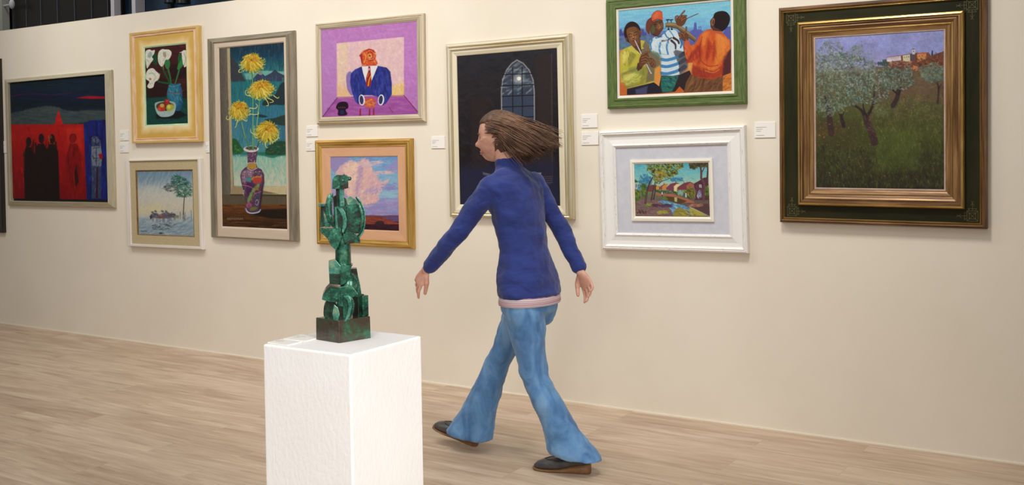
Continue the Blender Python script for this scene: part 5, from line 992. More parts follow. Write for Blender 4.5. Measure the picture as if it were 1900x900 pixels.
# trunks
K = (48, 36, 36)
A.line([(745, 530), (735, 590), (700, 655)], 34, (60, 44, 44), 40, 5); A.line([(742, 560), (700, 525), (690, 490)], 16, K, 8, 4); A.line([(750, 560), (768, 500), (764, 430)], 16, K, 6, 4)
A.line([(1052, 450), (1068, 510), (1060, 630)], 12, (70, 50, 48), 18, 4); A.line([(1066, 510), (1090, 470)], 7, K, 4, 3)
A.line([(140, 600), (156, 720), (176, 890)], 40, (64, 46, 42), 56, 6); A.line([(150, 700), (120, 580)], 26, K, 14, 5); A.line([(170, 720), (215, 640)], 20, K, 10, 5); A.line([(262, 740), (284, 830)], 26, K, 34, 5); A.line([(266, 750), (300, 690)], 14, K, 6, 4); A.line([(258, 745), (225, 700)], 14, K, 6, 4)
A.line([(470, 740), (490, 800), (530, 900), (545, 960)], 50, (64, 46, 44), 66, 5); A.line([(470, 750), (430, 690), (350, 640)], 32, K, 12, 5); A.line([(478, 740), (455, 680), (450, 620)], 18, K, 8, 4); A.line([(485, 745), (530, 660), (545, 560), (540, 480)], 26, K, 8, 4); A.line([(500, 780), (530, 740), (530, 690)], 14, (110, 76, 60), 6, 4)
A.dabs([(450, 720), (510, 720), (560, 940), (500, 920)], 50, 26, 5, [(96, 70, 60), (40, 30, 34), (120, 86, 70)], 1.2, 0.5, 0.7, 11)
A.line([(610, 600), (600, 530)], 8, K, 5, 3, 0.8); A.line([(650, 560), (655, 500)], 8, K, 5, 3, 0.8)
# silvery foliage
F1 = [(104, 124, 104), (132, 152, 132), (82, 102, 84), (158, 174, 156), (70, 84, 68), (112, 134, 118), (88, 92, 72)]
F2 = [(98, 124, 116), (130, 156, 148), (72, 94, 84), (160, 180, 170), (56, 70, 60), (64, 66, 54)]
A.dabs([(40, 230), (120, 130), (240, 110), (300, 210), (440, 120), (460, 260), (330, 320), (40, 420)], 800, 22, 5, F1+[(146, 154, 150), (140, 130, 130)], 0.6, 1.5, 0.7, 12)
A.dabs([(40, 250), (300, 210), (560, 300), (570, 420), (420, 640), (240, 690), (40, 700)], 2100, 22, 6, F1+F2+[(116, 96, 84), (100, 88, 74)], 0.6, 1.5, 0.75, 13)
A.dabs([(300, 420), (560, 380), (680, 440), (660, 600), (560, 640), (400, 640), (320, 560)], 700, 20, 5, F2+[(190, 206, 200), (70, 70, 66)], 0.6, 1.5, 0.75, 14)
A.dabs([(560, 340), (840, 330), (880, 460), (800, 520), (620, 520)], 700, 22, 5.5, F2+[(90, 110, 84), (74, 84, 70)], 0.6, 1.5, 0.75, 15)
A.dabs([(920, 330), (1030, 290), (1106, 320), (1106, 440), (1020, 460), (930, 430)], 380, 22, 6, [(84, 110, 104), (110, 140, 126), (60, 80, 76), (130, 150, 130), (110, 126, 96)], 0.6, 1.5, 0.75, 16)
A.dabs([(40, 640), (240, 640), (330, 700), (120, 760), (40, 740)], 200, 20, 5, F1, 0.6, 1.5, 0.7, 17); A.dabs([(540, 640), (680, 640), (660, 740), (540, 760)], 140, 20, 4, [(120, 130, 90), (90, 104, 70), (140, 150, 116)], 0.6, 1.5, 0.6, 18)
A.dabs([(340, 150), (560, 190), (560, 320), (480, 300)], 90, 18, 4, [(120, 130, 120), (140, 150, 150)], 0.6, 1.5, 0.7, 19)
for i in range(26):
    R = A.R; x, y = R.uniform(60, 540), R.uniform(300, 600); A.line([(x, y), (x+R.uniform(-40, 40), y+R.uniform(20, 60))], 3.5, (70, 56, 52), 2, 2, 0.7)
# poppies
R = random.Random(4)
for i in range(120):
    x = R.uniform(60, 700) if i < 90 else R.uniform(60, 1080); y = R.uniform(790, 1000) if i < 60 else R.uniform(780, 1300)
    A.ell(x, y, R.uniform(3, 6), R.uniform(2.5, 4), R.choice([(196, 110, 84), (176, 90, 66), (206, 150, 116), (150, 84, 60)]), 0, 3, 0.5)
A.dabs([(740, 590), (1000, 580), (1000, 720), (740, 720)], 50, 9, 5, [(160, 140, 116), (180, 120, 96)], 0, 1, 0.6, 20)
A.dabs([(500, 900), (1100, 900), (1100, 1340), (200, 1340)], 260, 26, 3, [(130, 136, 80), (116, 124, 62), (146, 140, 96)], 1.5, 0.5, 0.5, 21)
A.tex(0.10, 2, 2, 4); A.tex(0.12, 14, 14, 9)
canvas(A, c1, 0.022, F.root, gain=0.92)

# ================================================================ far left: only the edge of one more frame
M_dkf = wood('dark_brown_frame', [(26, 20, 14), (44, 34, 22)], 0.4, 0, su=3, sv=40)
F = Frame('dark brown frame cut off by the left edge of the picture', [(-90, 120), (2.0, 106), (2.8, 428.5), (-86, 430)], 0.025)
l, r, b, t = F.outer; q = (l+0.06, r-0.06, b+0.06, t-0.06)
F.ring('frame', F.outer, q, [(0, 0.025, 0), (0.2, 0.032, 0), (0.9, 0.026, 0), (1, 0.02, 0)], M_dkf)
A = Art([(0, 0), (1, 0), (1, 1), (0, 1)], 40, 60, (70, 66, 58), 11); A.tex(0.3, 0.2, 0.2, 3); canvas(A, q, 0.014, F.root)

# ================================================================ caption cards
M_card = material('white_card', (240, 236, 228), 0.6, scale=3); M_ink = material('grey_print', (120, 118, 116), 0.7)
def card(x0, y0, x1, y1, label, lines):
    a = px2(x0, y0, -0.004); b_ = px2(x1, y1, -0.004); cx, cz = (a[0]+b_[0])/2, (a[1]+b_[1])/2; w_, h_ = (b_[0]-a[0])/2, (a[1]-b_[1])/2
    o = empty('caption_card', (cx, -0.0006, cz)); tag(o, label, 'label', 'white caption cards beside the paintings')
    MB().box((-w_, -0.0045, -h_), (w_, 0.0, h_)).build('card', M_card, o, bevel=0.0006)
    for z, l_ in lines:
        MB().box((-w_*0.84, -0.0049, h_*z), (-w_*0.84+2*w_*l_, -0.0044, h_*z+0.0016)).build('printed_line', M_ink, o)
LN = [(0.32, 0.5), (0.06, 0.3), (-0.18, 0.22), (-0.72, 0.38)]
card(4, 262, 12, 284, 'caption card left of the dark figures painting', LN)
card(222, 242.5, 238.5, 260.5, 'upper of the two caption cards left of the white lilies painting', LN)
card(222, 265, 238.5, 283, 'lower of the two caption cards left of the lilies painting', LN)
card(381.5, 264, 390, 283, 'caption card partly hidden by the tall pewter frame', LN)
card(568, 234, 589.5, 253, 'upper caption card left of the pink painting\'s lower corner', LN)
card(568, 260, 589, 279.5, 'lower caption card tucked beside the gold framed cloud painting', LN)
card(800, 253.5, 825.5, 275, 'caption card left of the dark moonlit window painting', LN)
card(1078.5, 212.5, 1108.5, 236.5, 'upper caption card between the dark window painting and the musicians', LN)
card(1078.5, 244.5, 1110.5, 268.5, 'lower caption card touching the corner of the distressed white frame', LN)
card(1400, 227, 1439, 255, 'caption card left of the large olive grove painting', LN)
# ================================================================ plinth, figure, cards
def plinth_mat():
    m = material('white_plinth_paint', [(243, 240, 236), (247, 245, 241)], 0.62, scale=4, bump=0.0012, bscale=(90, 90, 50), spec=0.3); return m
M_pl = plinth_mat()
pl = MB().box((-0.1635, -0.155, 0), (0.1635, 0.155, 0.9)).build('plinth', M_pl, None)
pl.location = (-2.0235, -2.8155, 0); pl.rotation_euler = (0, 0, 0.0077)
bv = pl.modifiers.new('bevel', 'BEVEL'); bv.width = 0.006; bv.segments = 4
tag(pl, 'tall white painted plinth standing on the wooden floor under the green bronze figure', 'plinth')
def bronze(name, stops, rough=0.34, metal=0.35):
    m, nt, b = new_mat(name); L = nt.links.new
    tc = nd(nt, 'ShaderNodeTexCoord')
    n1 = nd(nt, 'ShaderNodeTexNoise', Scale=22.0, Detail=6.0, Roughness=0.65, Distortion=0.5); L(tc.outputs['Object'], n1.inputs['Vector'])
    n2 = nd(nt, 'ShaderNodeTexNoise', Scale=120.0, Detail=5.0, Roughness=0.7); L(tc.outputs['Object'], n2.inputs['Vector'])
    ad = nd(nt, 'ShaderNodeMath', operation='MULTIPLY_ADD'); L(n2.outputs['Fac'], ad.inputs[0]); ad.inputs[1].default_value = 0.45; L(n1.outputs['Fac'], ad.inputs[2])
    r = ramp(nt, ad.outputs[0], stops); L(r.outputs[0], b.inputs['Base Color'])
    b.inputs['Metallic'].default_value = metal; b.inputs['Roughness'].default_value = rough; b.inputs['Coat Weight'].default_value = 0.7; b.inputs['Coat Roughness'].default_value = 0.12
    bp = nd(nt, 'ShaderNodeBump', Strength=0.8, Distance=0.0012); L(n2.outputs['Fac'], bp.inputs['Height']); L(bp.outputs[0], b.inputs['Normal'])
    return m
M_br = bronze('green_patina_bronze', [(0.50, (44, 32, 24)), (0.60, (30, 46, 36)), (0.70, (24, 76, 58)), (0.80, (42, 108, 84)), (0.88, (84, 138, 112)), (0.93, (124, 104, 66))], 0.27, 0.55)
M_br2 = bronze('dark_patina_shade_bronze', [(0.5, (34, 25, 18)), (0.66, (38, 38, 26)), (0.80, (24, 66, 50)), (0.92, (46, 98, 74))], 0.3, 0.5)  # darker copy, also painting shade on the neck's left side
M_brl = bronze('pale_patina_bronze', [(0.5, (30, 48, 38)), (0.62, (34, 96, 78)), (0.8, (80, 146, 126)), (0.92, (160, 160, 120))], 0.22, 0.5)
SL = Vector((-2.034, -2.802, 0.9))
fig = empty('bronze_figure', SL, (0, 0, math.radians(42.3)))
tag(fig, 'green bronze abstract standing figure on a square block, on top of the white plinth', 'sculpture')
S_ = 0.0015565
def G(px, py): return ((px-640)*S_, (630.5-py)*S_)
def rot(cx, cy, a): return Matrix.Translation((cx, cy, 0)) @ Matrix.Rotation(math.radians(a), 4, 'Z')
def piece(name, mb, m=None, bev=0.0012, smooth=False):
    return mb.build(name, m or M_br, fig, smooth=smooth, bevel=bev, angle=40 if smooth else None)
def rbox(name, pxc, py0, py1, w_, d_, a, y=0.0, m=None, taper=1.0):
    x = (pxc-640)*S_; z0 = (630.5-py1)*S_; z1 = (630.5-py0)*S_
    M = rot(x, y, a); v = []
    for z, k in ((z0, 1.0), (z1, taper)):
        v += [tuple(M @ Vector(p)) for p in ((-w_/2*k, -d_/2*k, z), (w_/2*k, -d_/2*k, z), (w_/2*k, d_/2*k, z), (-w_/2*k, d_/2*k, z))]
    return piece(name, MB().add(v, [(3, 2, 1, 0), (4, 5, 6, 7), (0, 1, 5, 4), (1, 2, 6, 5), (2, 3, 7, 6), (3, 0, 4, 7)]), m)
def slab(name, pts, y0, y1, m=None, sm=False, a=None, bev=0.0012, piv=640, top=None):
    """outline sighted in pixels, given its own thickness; a turns it about a vertical axis"""
    P = [G(*p) for p in pts]
    if sm: P = [tuple(p) for p in smooth_pts(P, True, 3)]
    M = None
    if a is not None:
        x0 = (piv-640)*S_; M = rot(x0, 0, a) @ Matrix.Diagonal((1/max(0.3, math.cos(math.radians(a))), 1, 1, 1)) @ Matrix.Translation((-x0, 0, 0))
    mb = MB(); mb.prism(P, y0, y1, 0, M); return piece(name, mb, m, bev)
def crescent(name, outer, inner, y0, y1, lean=0.0, m=None):
    """curved plate between an outer and an inner edge line"""
    o = smooth_pts([G(*p) for p in outer], False, 4); i = smooth_pts([G(*p) for p in inner], False, 4)
    n = min(len(o), len(i)); o = o[np.linspace(0, len(o)-1, n).astype(int)]; i = i[np.linspace(0, len(i)-1, n).astype(int)]
    rings = [[(a[0], y0, a[1]), (b[0], y0+lean, b[1]), (b[0], y1+lean, b[1]), (a[0], y1, a[1])] for a, b in zip(o, i)]
    return piece(name, MB().loft(rings), m)
# base block (slightly out of square as cast)
bt = [(-0.078, 0.008), (-0.013, -0.066), (0.077, -0.009), (0.010, 0.066)]
mb = MB(); mb.add([(x*1.01, y*1.01, 0) for x, y in bt]+[(x, y, 0.064) for x, y in bt], [(3, 2, 1, 0), (4, 5, 6, 7), (0, 1, 5, 4), (1, 2, 6, 5), (2, 3, 7, 6), (3, 0, 4, 7)])
piece('base_block', mb, bronze('olive_brown_bronze', [(0.5, (40, 30, 22)), (0.70, (64, 52, 36)), (0.80, (50, 70, 46)), (0.92, (44, 108, 80))], 0.42, 0.2), 0.0018)
# lower blocks, knees and feet
rbox('foot_block', 677, 551, 589.5, 0.020, 0.026, 33, 0.004); rbox('heel_block', 668, 549, 589.5, 0.022, 0.03, 33, 0.012, M_br2)
slab('knee_plate', [(640, 547), (650, 545), (658, 552), (661, 562), (659, 576), (652, 590), (646, 592.5), (640, 592.5)], -0.052, -0.018, M_br, False)
slab('knee_rim', [(641, 546), (650, 545), (655, 553), (656, 566), (652, 582), (645, 592.5), (641, 592.5), (647, 580), (650, 566), (648, 554)], -0.058, -0.050, M_brl)
slab('shin_drum', [(612, 556), (626, 558), (630, 590), (607, 588), (604.5, 574), (607, 562)], -0.02, 0.022, M_br2, True)
slab('shin_wedge', [(624, 561), (631, 568), (634, 580), (630, 592.5), (623, 592), (620.5, 578)], -0.048, -0.01, M_brl)
slab('inner_shin', [(629, 556), (642, 556), (642, 592.5), (628, 592.5)], -0.036, 0.01, M_br2)
rbox('rib', 635.5, 543, 565, 0.006, 0.02, 40, -0.046, M_brl)
slab('thigh_quadrant', [(602, 552), (604, 544), (609, 535), (617, 527), (632, 531), (631, 558), (616, 556.5)], -0.045, 0.02, M_br)
slab('thigh_top', [(604, 543), (609, 534.5), (617, 526.5), (632, 530.5), (632, 534), (620, 531), (611, 538)], -0.048, 0.02, M_br2)
slab('hip_band', [(630, 531), (645, 528.5), (658, 530), (668, 545), (655, 551), (632, 546)], -0.046, 0.016, M_br)
slab('rear_thigh', [(655, 510), (668, 512), (672, 530), (674.5, 549), (664, 552), (652, 546)], -0.022, 0.03, M_br)
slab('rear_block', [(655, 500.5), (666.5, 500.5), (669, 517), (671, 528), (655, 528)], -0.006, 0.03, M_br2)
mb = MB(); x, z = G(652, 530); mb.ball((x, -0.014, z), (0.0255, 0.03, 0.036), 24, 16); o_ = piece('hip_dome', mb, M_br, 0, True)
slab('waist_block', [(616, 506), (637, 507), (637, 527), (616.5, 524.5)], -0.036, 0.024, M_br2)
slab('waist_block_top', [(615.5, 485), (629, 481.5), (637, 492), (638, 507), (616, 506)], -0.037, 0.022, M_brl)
slab('front_block', [(636, 499), (653, 500), (654, 511), (645, 524), (636, 527)], -0.046, 0.0, M_br)
slab('collar', [(626, 491), (656, 492), (659.5, 491.5), (656, 496), (655.5, 508), (627, 508)], -0.030, 0.026, M_br)
# waist column
cx, z0 = G(642, 493); _, z1 = G(642, 437)
mb = MB(); rr = [[(cx+0.0228*k*math.cos(t), 0.0228*k*math.sin(t), z) for t in np.arange(28)/28*2*math.pi] for z, k in ((z0, 0.95), (z0+0.004, 1.0), ((z0+z1)/2, 0.98), (z1, 1.04))]
mb.loft(rr); piece('waist_column', mb, M_br, 0, True)
# torso
slab('left_wedge', [(600.4, 422.6), (639, 422), (640, 441), (634, 455), (629.5, 463.5), (620.5, 455), (614.5, 441.5), (604.5, 432), (601, 428)], -0.034, 0.012, M_br)
slab('right_wedge', [(642.5, 433.5), (663.5, 433), (673, 441.5), (674, 451.5), (660, 452.5), (645, 450)], -0.030, 0.014, M_br)
slab('belly_notch', [(645, 449), (663, 443), (664, 449), (650, 454)], -0.034, 0.0, M_br2)
slab('chest_block', [(626.5, 383.5), (649, 383), (649, 424), (626.5, 423)], -0.026, 0.016, M_br)
slab('right_chest', [(649, 381), (676, 381), (678, 409), (649, 409)], -0.016, 0.02, M_br)
slab('right_belly', [(648, 407), (676, 407), (673, 434), (646, 436)], -0.022, 0.012, M_br)
slab('core_block', [(628, 384), (668, 384), (664, 440), (628, 440)], -0.012, 0.024, M_br2)
slab('shoulder_plate', [(649, 372), (657, 366), (668, 373.5), (670, 381), (652, 382)], -0.004, 0.03, M_brl)
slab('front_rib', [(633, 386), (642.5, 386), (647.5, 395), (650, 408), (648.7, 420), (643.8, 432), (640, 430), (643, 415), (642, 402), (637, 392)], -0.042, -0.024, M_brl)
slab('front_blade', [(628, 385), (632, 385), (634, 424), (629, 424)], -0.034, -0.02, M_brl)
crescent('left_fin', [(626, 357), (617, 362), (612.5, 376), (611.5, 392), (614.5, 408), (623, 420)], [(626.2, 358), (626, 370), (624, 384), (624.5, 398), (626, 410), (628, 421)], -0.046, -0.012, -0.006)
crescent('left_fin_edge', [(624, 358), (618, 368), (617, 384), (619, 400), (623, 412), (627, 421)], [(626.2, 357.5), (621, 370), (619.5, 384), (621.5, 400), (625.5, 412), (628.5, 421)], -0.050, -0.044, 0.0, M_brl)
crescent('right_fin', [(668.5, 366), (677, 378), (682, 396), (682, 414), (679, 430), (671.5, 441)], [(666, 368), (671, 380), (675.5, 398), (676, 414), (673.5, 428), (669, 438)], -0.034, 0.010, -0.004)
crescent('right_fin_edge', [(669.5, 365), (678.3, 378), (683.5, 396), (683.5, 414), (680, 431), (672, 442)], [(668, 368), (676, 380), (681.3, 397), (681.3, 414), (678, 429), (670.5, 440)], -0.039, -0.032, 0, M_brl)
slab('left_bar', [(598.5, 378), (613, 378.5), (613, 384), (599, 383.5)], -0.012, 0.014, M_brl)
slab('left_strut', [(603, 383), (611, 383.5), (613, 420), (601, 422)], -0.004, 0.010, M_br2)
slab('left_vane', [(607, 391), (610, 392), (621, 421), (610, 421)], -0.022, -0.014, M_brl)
slab('back_plate', [(626, 366), (632, 363), (648, 369), (660, 381), (660, 390), (626, 390)], 0.006, 0.02, M_br2)
# neck and head
rbox('neck', 640, 349, 392, 0.0145, 0.017, 26, 0.0, M_brl)
slab('neck_shadow_side', [(631, 350), (637, 350), (637, 386), (631, 384)], 0.002, 0.014, M_br2)  # dark slab, paints in the shade on the neck's left side
slab('head_helmet', [(624.2, 351), (625.5, 334), (628.5, 328.5), (633.5, 325.6), (640, 325.8), (639.5, 352), (631, 351.5)], -0.018, 0.018, M_br)
slab('head_face', [(639, 325.8), (651, 326.3), (655, 330), (654, 337.5), (653.8, 349.5), (639.5, 352)], -0.020, 0.014, M_br)
slab('crest', [(644, 326.5), (647, 324), (649, 326.5)], -0.004, 0.004, M_br2)
mb = MB(); x, z = G(654, 333); mb.tube([(x-0.006, -0.010, z), (x+0.004, -0.012, z)], 0.0058, 18); piece('nose', mb, M_br, 0, True)
mb = MB(); x, z = G(644, 336); mb.ball((x, -0.0205, z), 0.004, 14, 10); piece('eye', mb, M_brl, 0, True)
slab('jaw', [(641, 344), (654, 343), (654, 350), (648, 351.5), (641, 351.5)], -0.024, 0.0, M_br2)

def plinth_card(x, y, w_, d_, a, lab, mark):
    o = empty('caption_card', (x, y, 0.9005), (0, 0, a)); tag(o, lab, 'label', 'white cards lying on the plinth')
    MB().box((-w_/2, -d_/2, 0), (w_/2, d_/2, 0.0035)).build('card', M_card, o, bevel=0.0005)
    for k, l_ in enumerate(mark):
        MB().box((-w_*0.4, d_*(0.1-0.17*k), 0.0034), (-w_*0.4+w_*l_, d_*(0.1-0.17*k)+0.0015, 0.0038)).build('printed_line', M_ink, o)
plinth_card(-2.140, -2.932, 0.082, 0.055, -0.04, 'nearer white card lying on the left front corner of the plinth', (0.3, 0.2))
plinth_card(-2.140, -2.856, 0.086, 0.080, 0.03, 'further white card on the plinth, against the bronze figure\'s block', (0.4, 0.3))
# ================================================================ the walking person
PR = Vector((-2.50, -1.06, 0.0))
per = empty('person', PR)
tag(per, 'person with brown hair in a blue top and flared jeans, striding left along the wall', 'person')
def W(*p): return (p[0]-PR.x, p[1]-PR.y, p[2])
def remeshed(o, vox, sm=6, strength=0.0):
    r = o.modifiers.new('remesh', 'REMESH'); r.mode = 'VOXEL'; r.voxel_size = vox; r.use_smooth_shade = True
    if sm: s = o.modifiers.new('smooth', 'SMOOTH'); s.iterations = sm; s.factor = 0.5
    return o
def ering(c, rx, ry, yaw=0.0, n=28, tilt=0.0, e=2.0):
    """horizontal elliptical ring, rx fore-aft (world x), ry side to side"""
    out = []
    for i in range(n):
        t = 2*math.pi*i/n; ct, st = math.cos(t), math.sin(t)
        x = rx*math.copysign(abs(ct)**(2/e), ct); y = ry*math.copysign(abs(st)**(2/e), st)
        out.append((c[0]-PR.x+x*math.cos(yaw)-y*math.sin(yaw), c[1]-PR.y+x*math.sin(yaw)+y*math.cos(yaw), c[2]+x*tilt))
    return out
# joints (she walks towards -x, left side nearest the viewer)
SH_L, EL_L, WR_L = (-2.60, -1.215, 1.262), (-2.74, -1.275, 1.05), (-2.915, -1.27, 0.885)
SH_R, EL_R, WR_R = (-2.55, -0.905, 1.268), (-2.44, -0.845, 1.05), (-2.335, -0.86, 0.862)
HP_L, KN_L, AN_L = (-2.485, -1.135, 0.80), (-2.44, -1.12, 0.43), (-2.255, -1.075, 0.085)
HP_R, KN_R, AN_R = (-2.515, -0.985, 0.80), (-2.70, -0.99, 0.455), (-2.915, -1.005, 0.115)
M_skin = None
def skin_mat():
    m, nt, b = new_mat('skin'); L = nt.links.new
    tc = nd(nt, 'ShaderNodeTexCoord'); nz = nd(nt, 'ShaderNodeTexNoise', Scale=30.0, Detail=4.0); L(tc.outputs['Object'], nz.inputs[0])
    r = ramp(nt, nz.outputs['Fac'], [(0.35, (206, 150, 128)), (0.65, (222, 170, 146))])
    L(r.outputs[0], b.inputs['Base Color']); b.inputs['Roughness'].default_value = 0.5; b.inputs['Subsurface Weight'].default_value = 0.08; b.inputs['Subsurface Radius'].default_value = (0.01, 0.004, 0.002)
    return m
M_skin = skin_mat()
# ---- head: yawed a little towards the viewer
HC = Vector((-2.645, -1.06, 1.492)); HY = math.radians(180+24)      # direction the face looks
def head_pts():
    import bmesh
    bm = bmesh.new(); bmesh.ops.create_icosphere(bm, subdivisions=5, radius=1.0)
    g = lambda d2, s: math.exp(-d2/(2*s*s))
    for v in bm.verts:
        n = v.co.copy(); x, y, z = n          # x = face forward, z = up, unit sphere
        sx, sy, sz = 0.094, 0.073, 0.112
        p = Vector(((x**(0.62 if z < 0 else 0.78) if x > 0 else x)*sx, y*sy, z*sz))
        if z < 0:                              # face narrows into the jaw, back of skull tucks into the neck
            p.y *= 1-0.32*(-z)**1.3*(1 if x > -0.2 else 0.6)
            if x < 0: p.x *= 1-0.35*(-z)
            else: p.x *= 1-0.06*(-z)
        if x < 0 and z > -0.3: p.x *= 1.06
        if x > 0:
            p.x -= 0.006*x*g(z*z, 0.5)         # flatten the face
            F_ = lambda yy, zz, s, a, sg=1.0: a*g(((y-yy)*sg)**2+(z-zz)**2, s)
            p.x += F_(0, -0.16, 0.085, 0.016)+F_(0, -0.27, 0.075, 0.022)      # nose bridge, tip
            p.x += F_(0, 0.02, 0.10, 0.006)
            p.x -= F_(0.33, 0.0, 0.13, 0.013)+F_(-0.33, 0.0, 0.13, 0.013)     # eye sockets
            p.x += F_(0.30, 0.19, 0.13, 0.005)+F_(-0.30, 0.19, 0.13, 0.005)   # brow
            p.x += F_(0, -0.52, 0.075, 0.010)+F_(0, -0.64, 0.075, 0.009)      # lips
            p.x -= F_(0, -0.58, 0.03, 0.005)
            p.x += F_(0, -0.86, 0.14, 0.014)                                   # chin
            p.x += F_(0.5, -0.25, 0.2, 0.006)+F_(-0.5, -0.25, 0.2, 0.006)     # cheeks
        v.co = p
    bm.verts.ensure_lookup_table()
    vs = [v.co.copy() for v in bm.verts]; fs = [tuple(q.index for q in f.verts) for f in bm.faces]; bm.free()
    return vs, fs
HM = Matrix.Translation(HC-PR) @ Matrix.Rotation(HY, 4, 'Z') @ Matrix.Rotation(math.radians(6), 4, 'Y')
body = MB()
vs, fs = head_pts(); body.add([HM @ v for v in vs], fs)
for s in (-1, 1):                              # ears
    M = HM @ Matrix.Translation((-0.008, s*0.072, -0.006)) @ Matrix.Rotation(math.radians(18*s), 4, 'Z')
    pts = [(0.006, 0, -0.030), (-0.004, 0.002*s, -0.022), (-0.012, 0.004*s, 0.0), (-0.013, 0.005*s, 0.018), (-0.002, 0.004*s, 0.029), (0.010, 0.002*s, 0.020), (0.009, 0, 0.0)]
    body.tube([M @ Vector(p) for p in pts], 0.0055, 10); body.ball(M @ Vector((-0.002, 0, 0.004)), (0.010, 0.005, 0.022), 12, 8)
# neck and torso under the clothes
body.tube([W(-2.575, -1.06, 1.30), W(-2.592, -1.06, 1.36), W(-2.622, -1.06, 1.44)], [0.060, 0.049, 0.050], 20)
body.loft([ering(c, rx, ry) for c, rx, ry in [((-2.50, -1.06, 0.74), 0.085, 0.13), ((-2.50, -1.06, 0.84), 0.10, 0.155), ((-2.52, -1.06, 1.0), 0.078, 0.115), ((-2.545, -1.06, 1.15), 0.092, 0.14), ((-2.565, -1.06, 1.27), 0.085, 0.155), ((-2.575, -1.06, 1.33), 0.05, 0.09)]])
def limb(mb, a, b_, r): mb.tube([W(*(np.array(a)+(np.array(b_)-np.array(a))*t)) for t in np.linspace(0, 1, len(r))], r, 16)
limb(body, SH_L, EL_L, [0.036, 0.036, 0.034, 0.032]); limb(body, EL_L, WR_L, [0.032, 0.031, 0.027, 0.023])
limb(body, SH_R, EL_R, [0.036, 0.036, 0.034, 0.032]); limb(body, EL_R, WR_R, [0.032, 0.031, 0.027, 0.023])
for h, k, a in ((HP_L, KN_L, AN_L), (HP_R, KN_R, AN_R)):
    limb(body, h, k, [0.072, 0.068, 0.056, 0.044]); limb(body, k, a, [0.044, 0.042, 0.034, 0.028])
def hand(wr, fwd, palm, side, curl):
    """fwd: direction of the fingers, palm: direction the palm faces, side: thumb side"""
    f = Vector(fwd).normalized(); q = Vector(palm).normalized(); q = (q-f*q.dot(f)).normalized(); s = f.cross(q)*side
    w0 = Vector(wr)-PR
    rings = []
    for d, hw, ht in ((-0.012, 0.022, 0.019), (0.01, 0.026, 0.016), (0.035, 0.036, 0.015), (0.062, 0.040, 0.0135), (0.082, 0.039, 0.011)):
        c = w0+f*d+q*(0.002 if d > 0 else 0)
        rings.append([c+s*hw*math.cos(t)+q*ht*math.sin(t) for t in np.arange(16)/16*2*math.pi])
    body.loft(rings)
    for i, (off, L_, r) in enumerate(((0.031, 0.068, 0.0076), (0.0105, 0.076, 0.0079), (-0.0105, 0.070, 0.0076), (-0.031, 0.056, 0.0070))):
        p = w0+f*0.072+s*off; d = (f+s*off*5.0).normalized(); pts = [p-f*0.01]
        for k, (seg_, cc_) in enumerate(((0.46, curl*0.8), (0.30, curl*1.2), (0.24, curl*0.8))):
            ang = cc_*(0.7+0.28*i)
            ax = d.cross(q); 
            d = (Matrix.Rotation(ang, 3, ax) @ d).normalized(); q2 = q
            p = p+d*L_*seg_; pts.append(p)
            q = (q-d*q.dot(d)).normalized()
        q = Vector(palm).normalized(); q = (q-f*q.dot(f)).normalized()
        body.tube(pts, [r, r, r*0.92, r*0.8], 10)
    p0 = w0+f*0.018+s*0.020+q*0.004; d = (f*0.75+s*0.75+q*0.25).normalized(); d2 = (f*0.95+s*0.25+q*0.3).normalized()
    body.tube([p0, p0+d*0.034, p0+d*0.034+d2*0.030, p0+d*0.034+d2*0.052], [0.0135, 0.0115, 0.0098, 0.0082], 10)
hand(WR_L, (-0.62, 0.02, -0.72), (0.35, 0.90, -0.25), 1, 0.30)
hand(WR_R, (0.50, -0.02, -0.85), (-0.25, -0.95, -0.1), 1, 0.32)
body_o = body.build('body', M_skin, per, smooth=True); remeshed(body_o, 0.0027, 2)
# eyes, brows, lips
M_eye = material('eye_white', (232, 228, 222), 0.2); M_iris = material('brown_iris', (70, 44, 30), 0.2); M_lip = material('lip_pink', (196, 122, 112), 0.4); M_brow = material('brown_eyebrow', (92, 64, 46), 0.8)
for s in (-1, 1):
    e = MB(); e.ball(HM @ Vector((0.069, s*0.0235, 0.001)), 0.0115, 16, 12); eo = e.build('eye', M_eye, per, smooth=True)
    i = MB(); i.ball(HM @ Vector((0.0775, s*0.0235, 0.0)), (0.0046, 0.0046, 0.0046), 12, 8); io = i.build('iris', M_iris, eo, smooth=True)
    b_ = MB(); b_.tube([HM @ Vector(p) for p in ((0.0915, s*0.010, 0.020), (0.0905, s*0.022, 0.025), (0.080, s*0.038, 0.021))], [0.0022, 0.0026, 0.0014], 8); b_.build('eyebrow', M_brow, per, smooth=True)
l_ = MB()
l_.tube([HM @ Vector(p) for p in ((0.079, -0.020, -0.0625), (0.0895, -0.008, -0.0585), (0.0910, 0, -0.0600), (0.0895, 0.008, -0.0585), (0.079, 0.020, -0.0625))], [0.0014, 0.0036, 0.0036, 0.0036, 0.0014], 8)
l_.tube([HM @ Vector(p) for p in ((0.079, -0.018, -0.0645), (0.0880, -0.008, -0.0680), (0.0895, 0, -0.0690), (0.0880, 0.008, -0.0680), (0.079, 0.018, -0.0645))], [0.0014, 0.0040, 0.0044, 0.0040, 0.0014], 8)
l_.build('lips', M_lip, per, smooth=True)
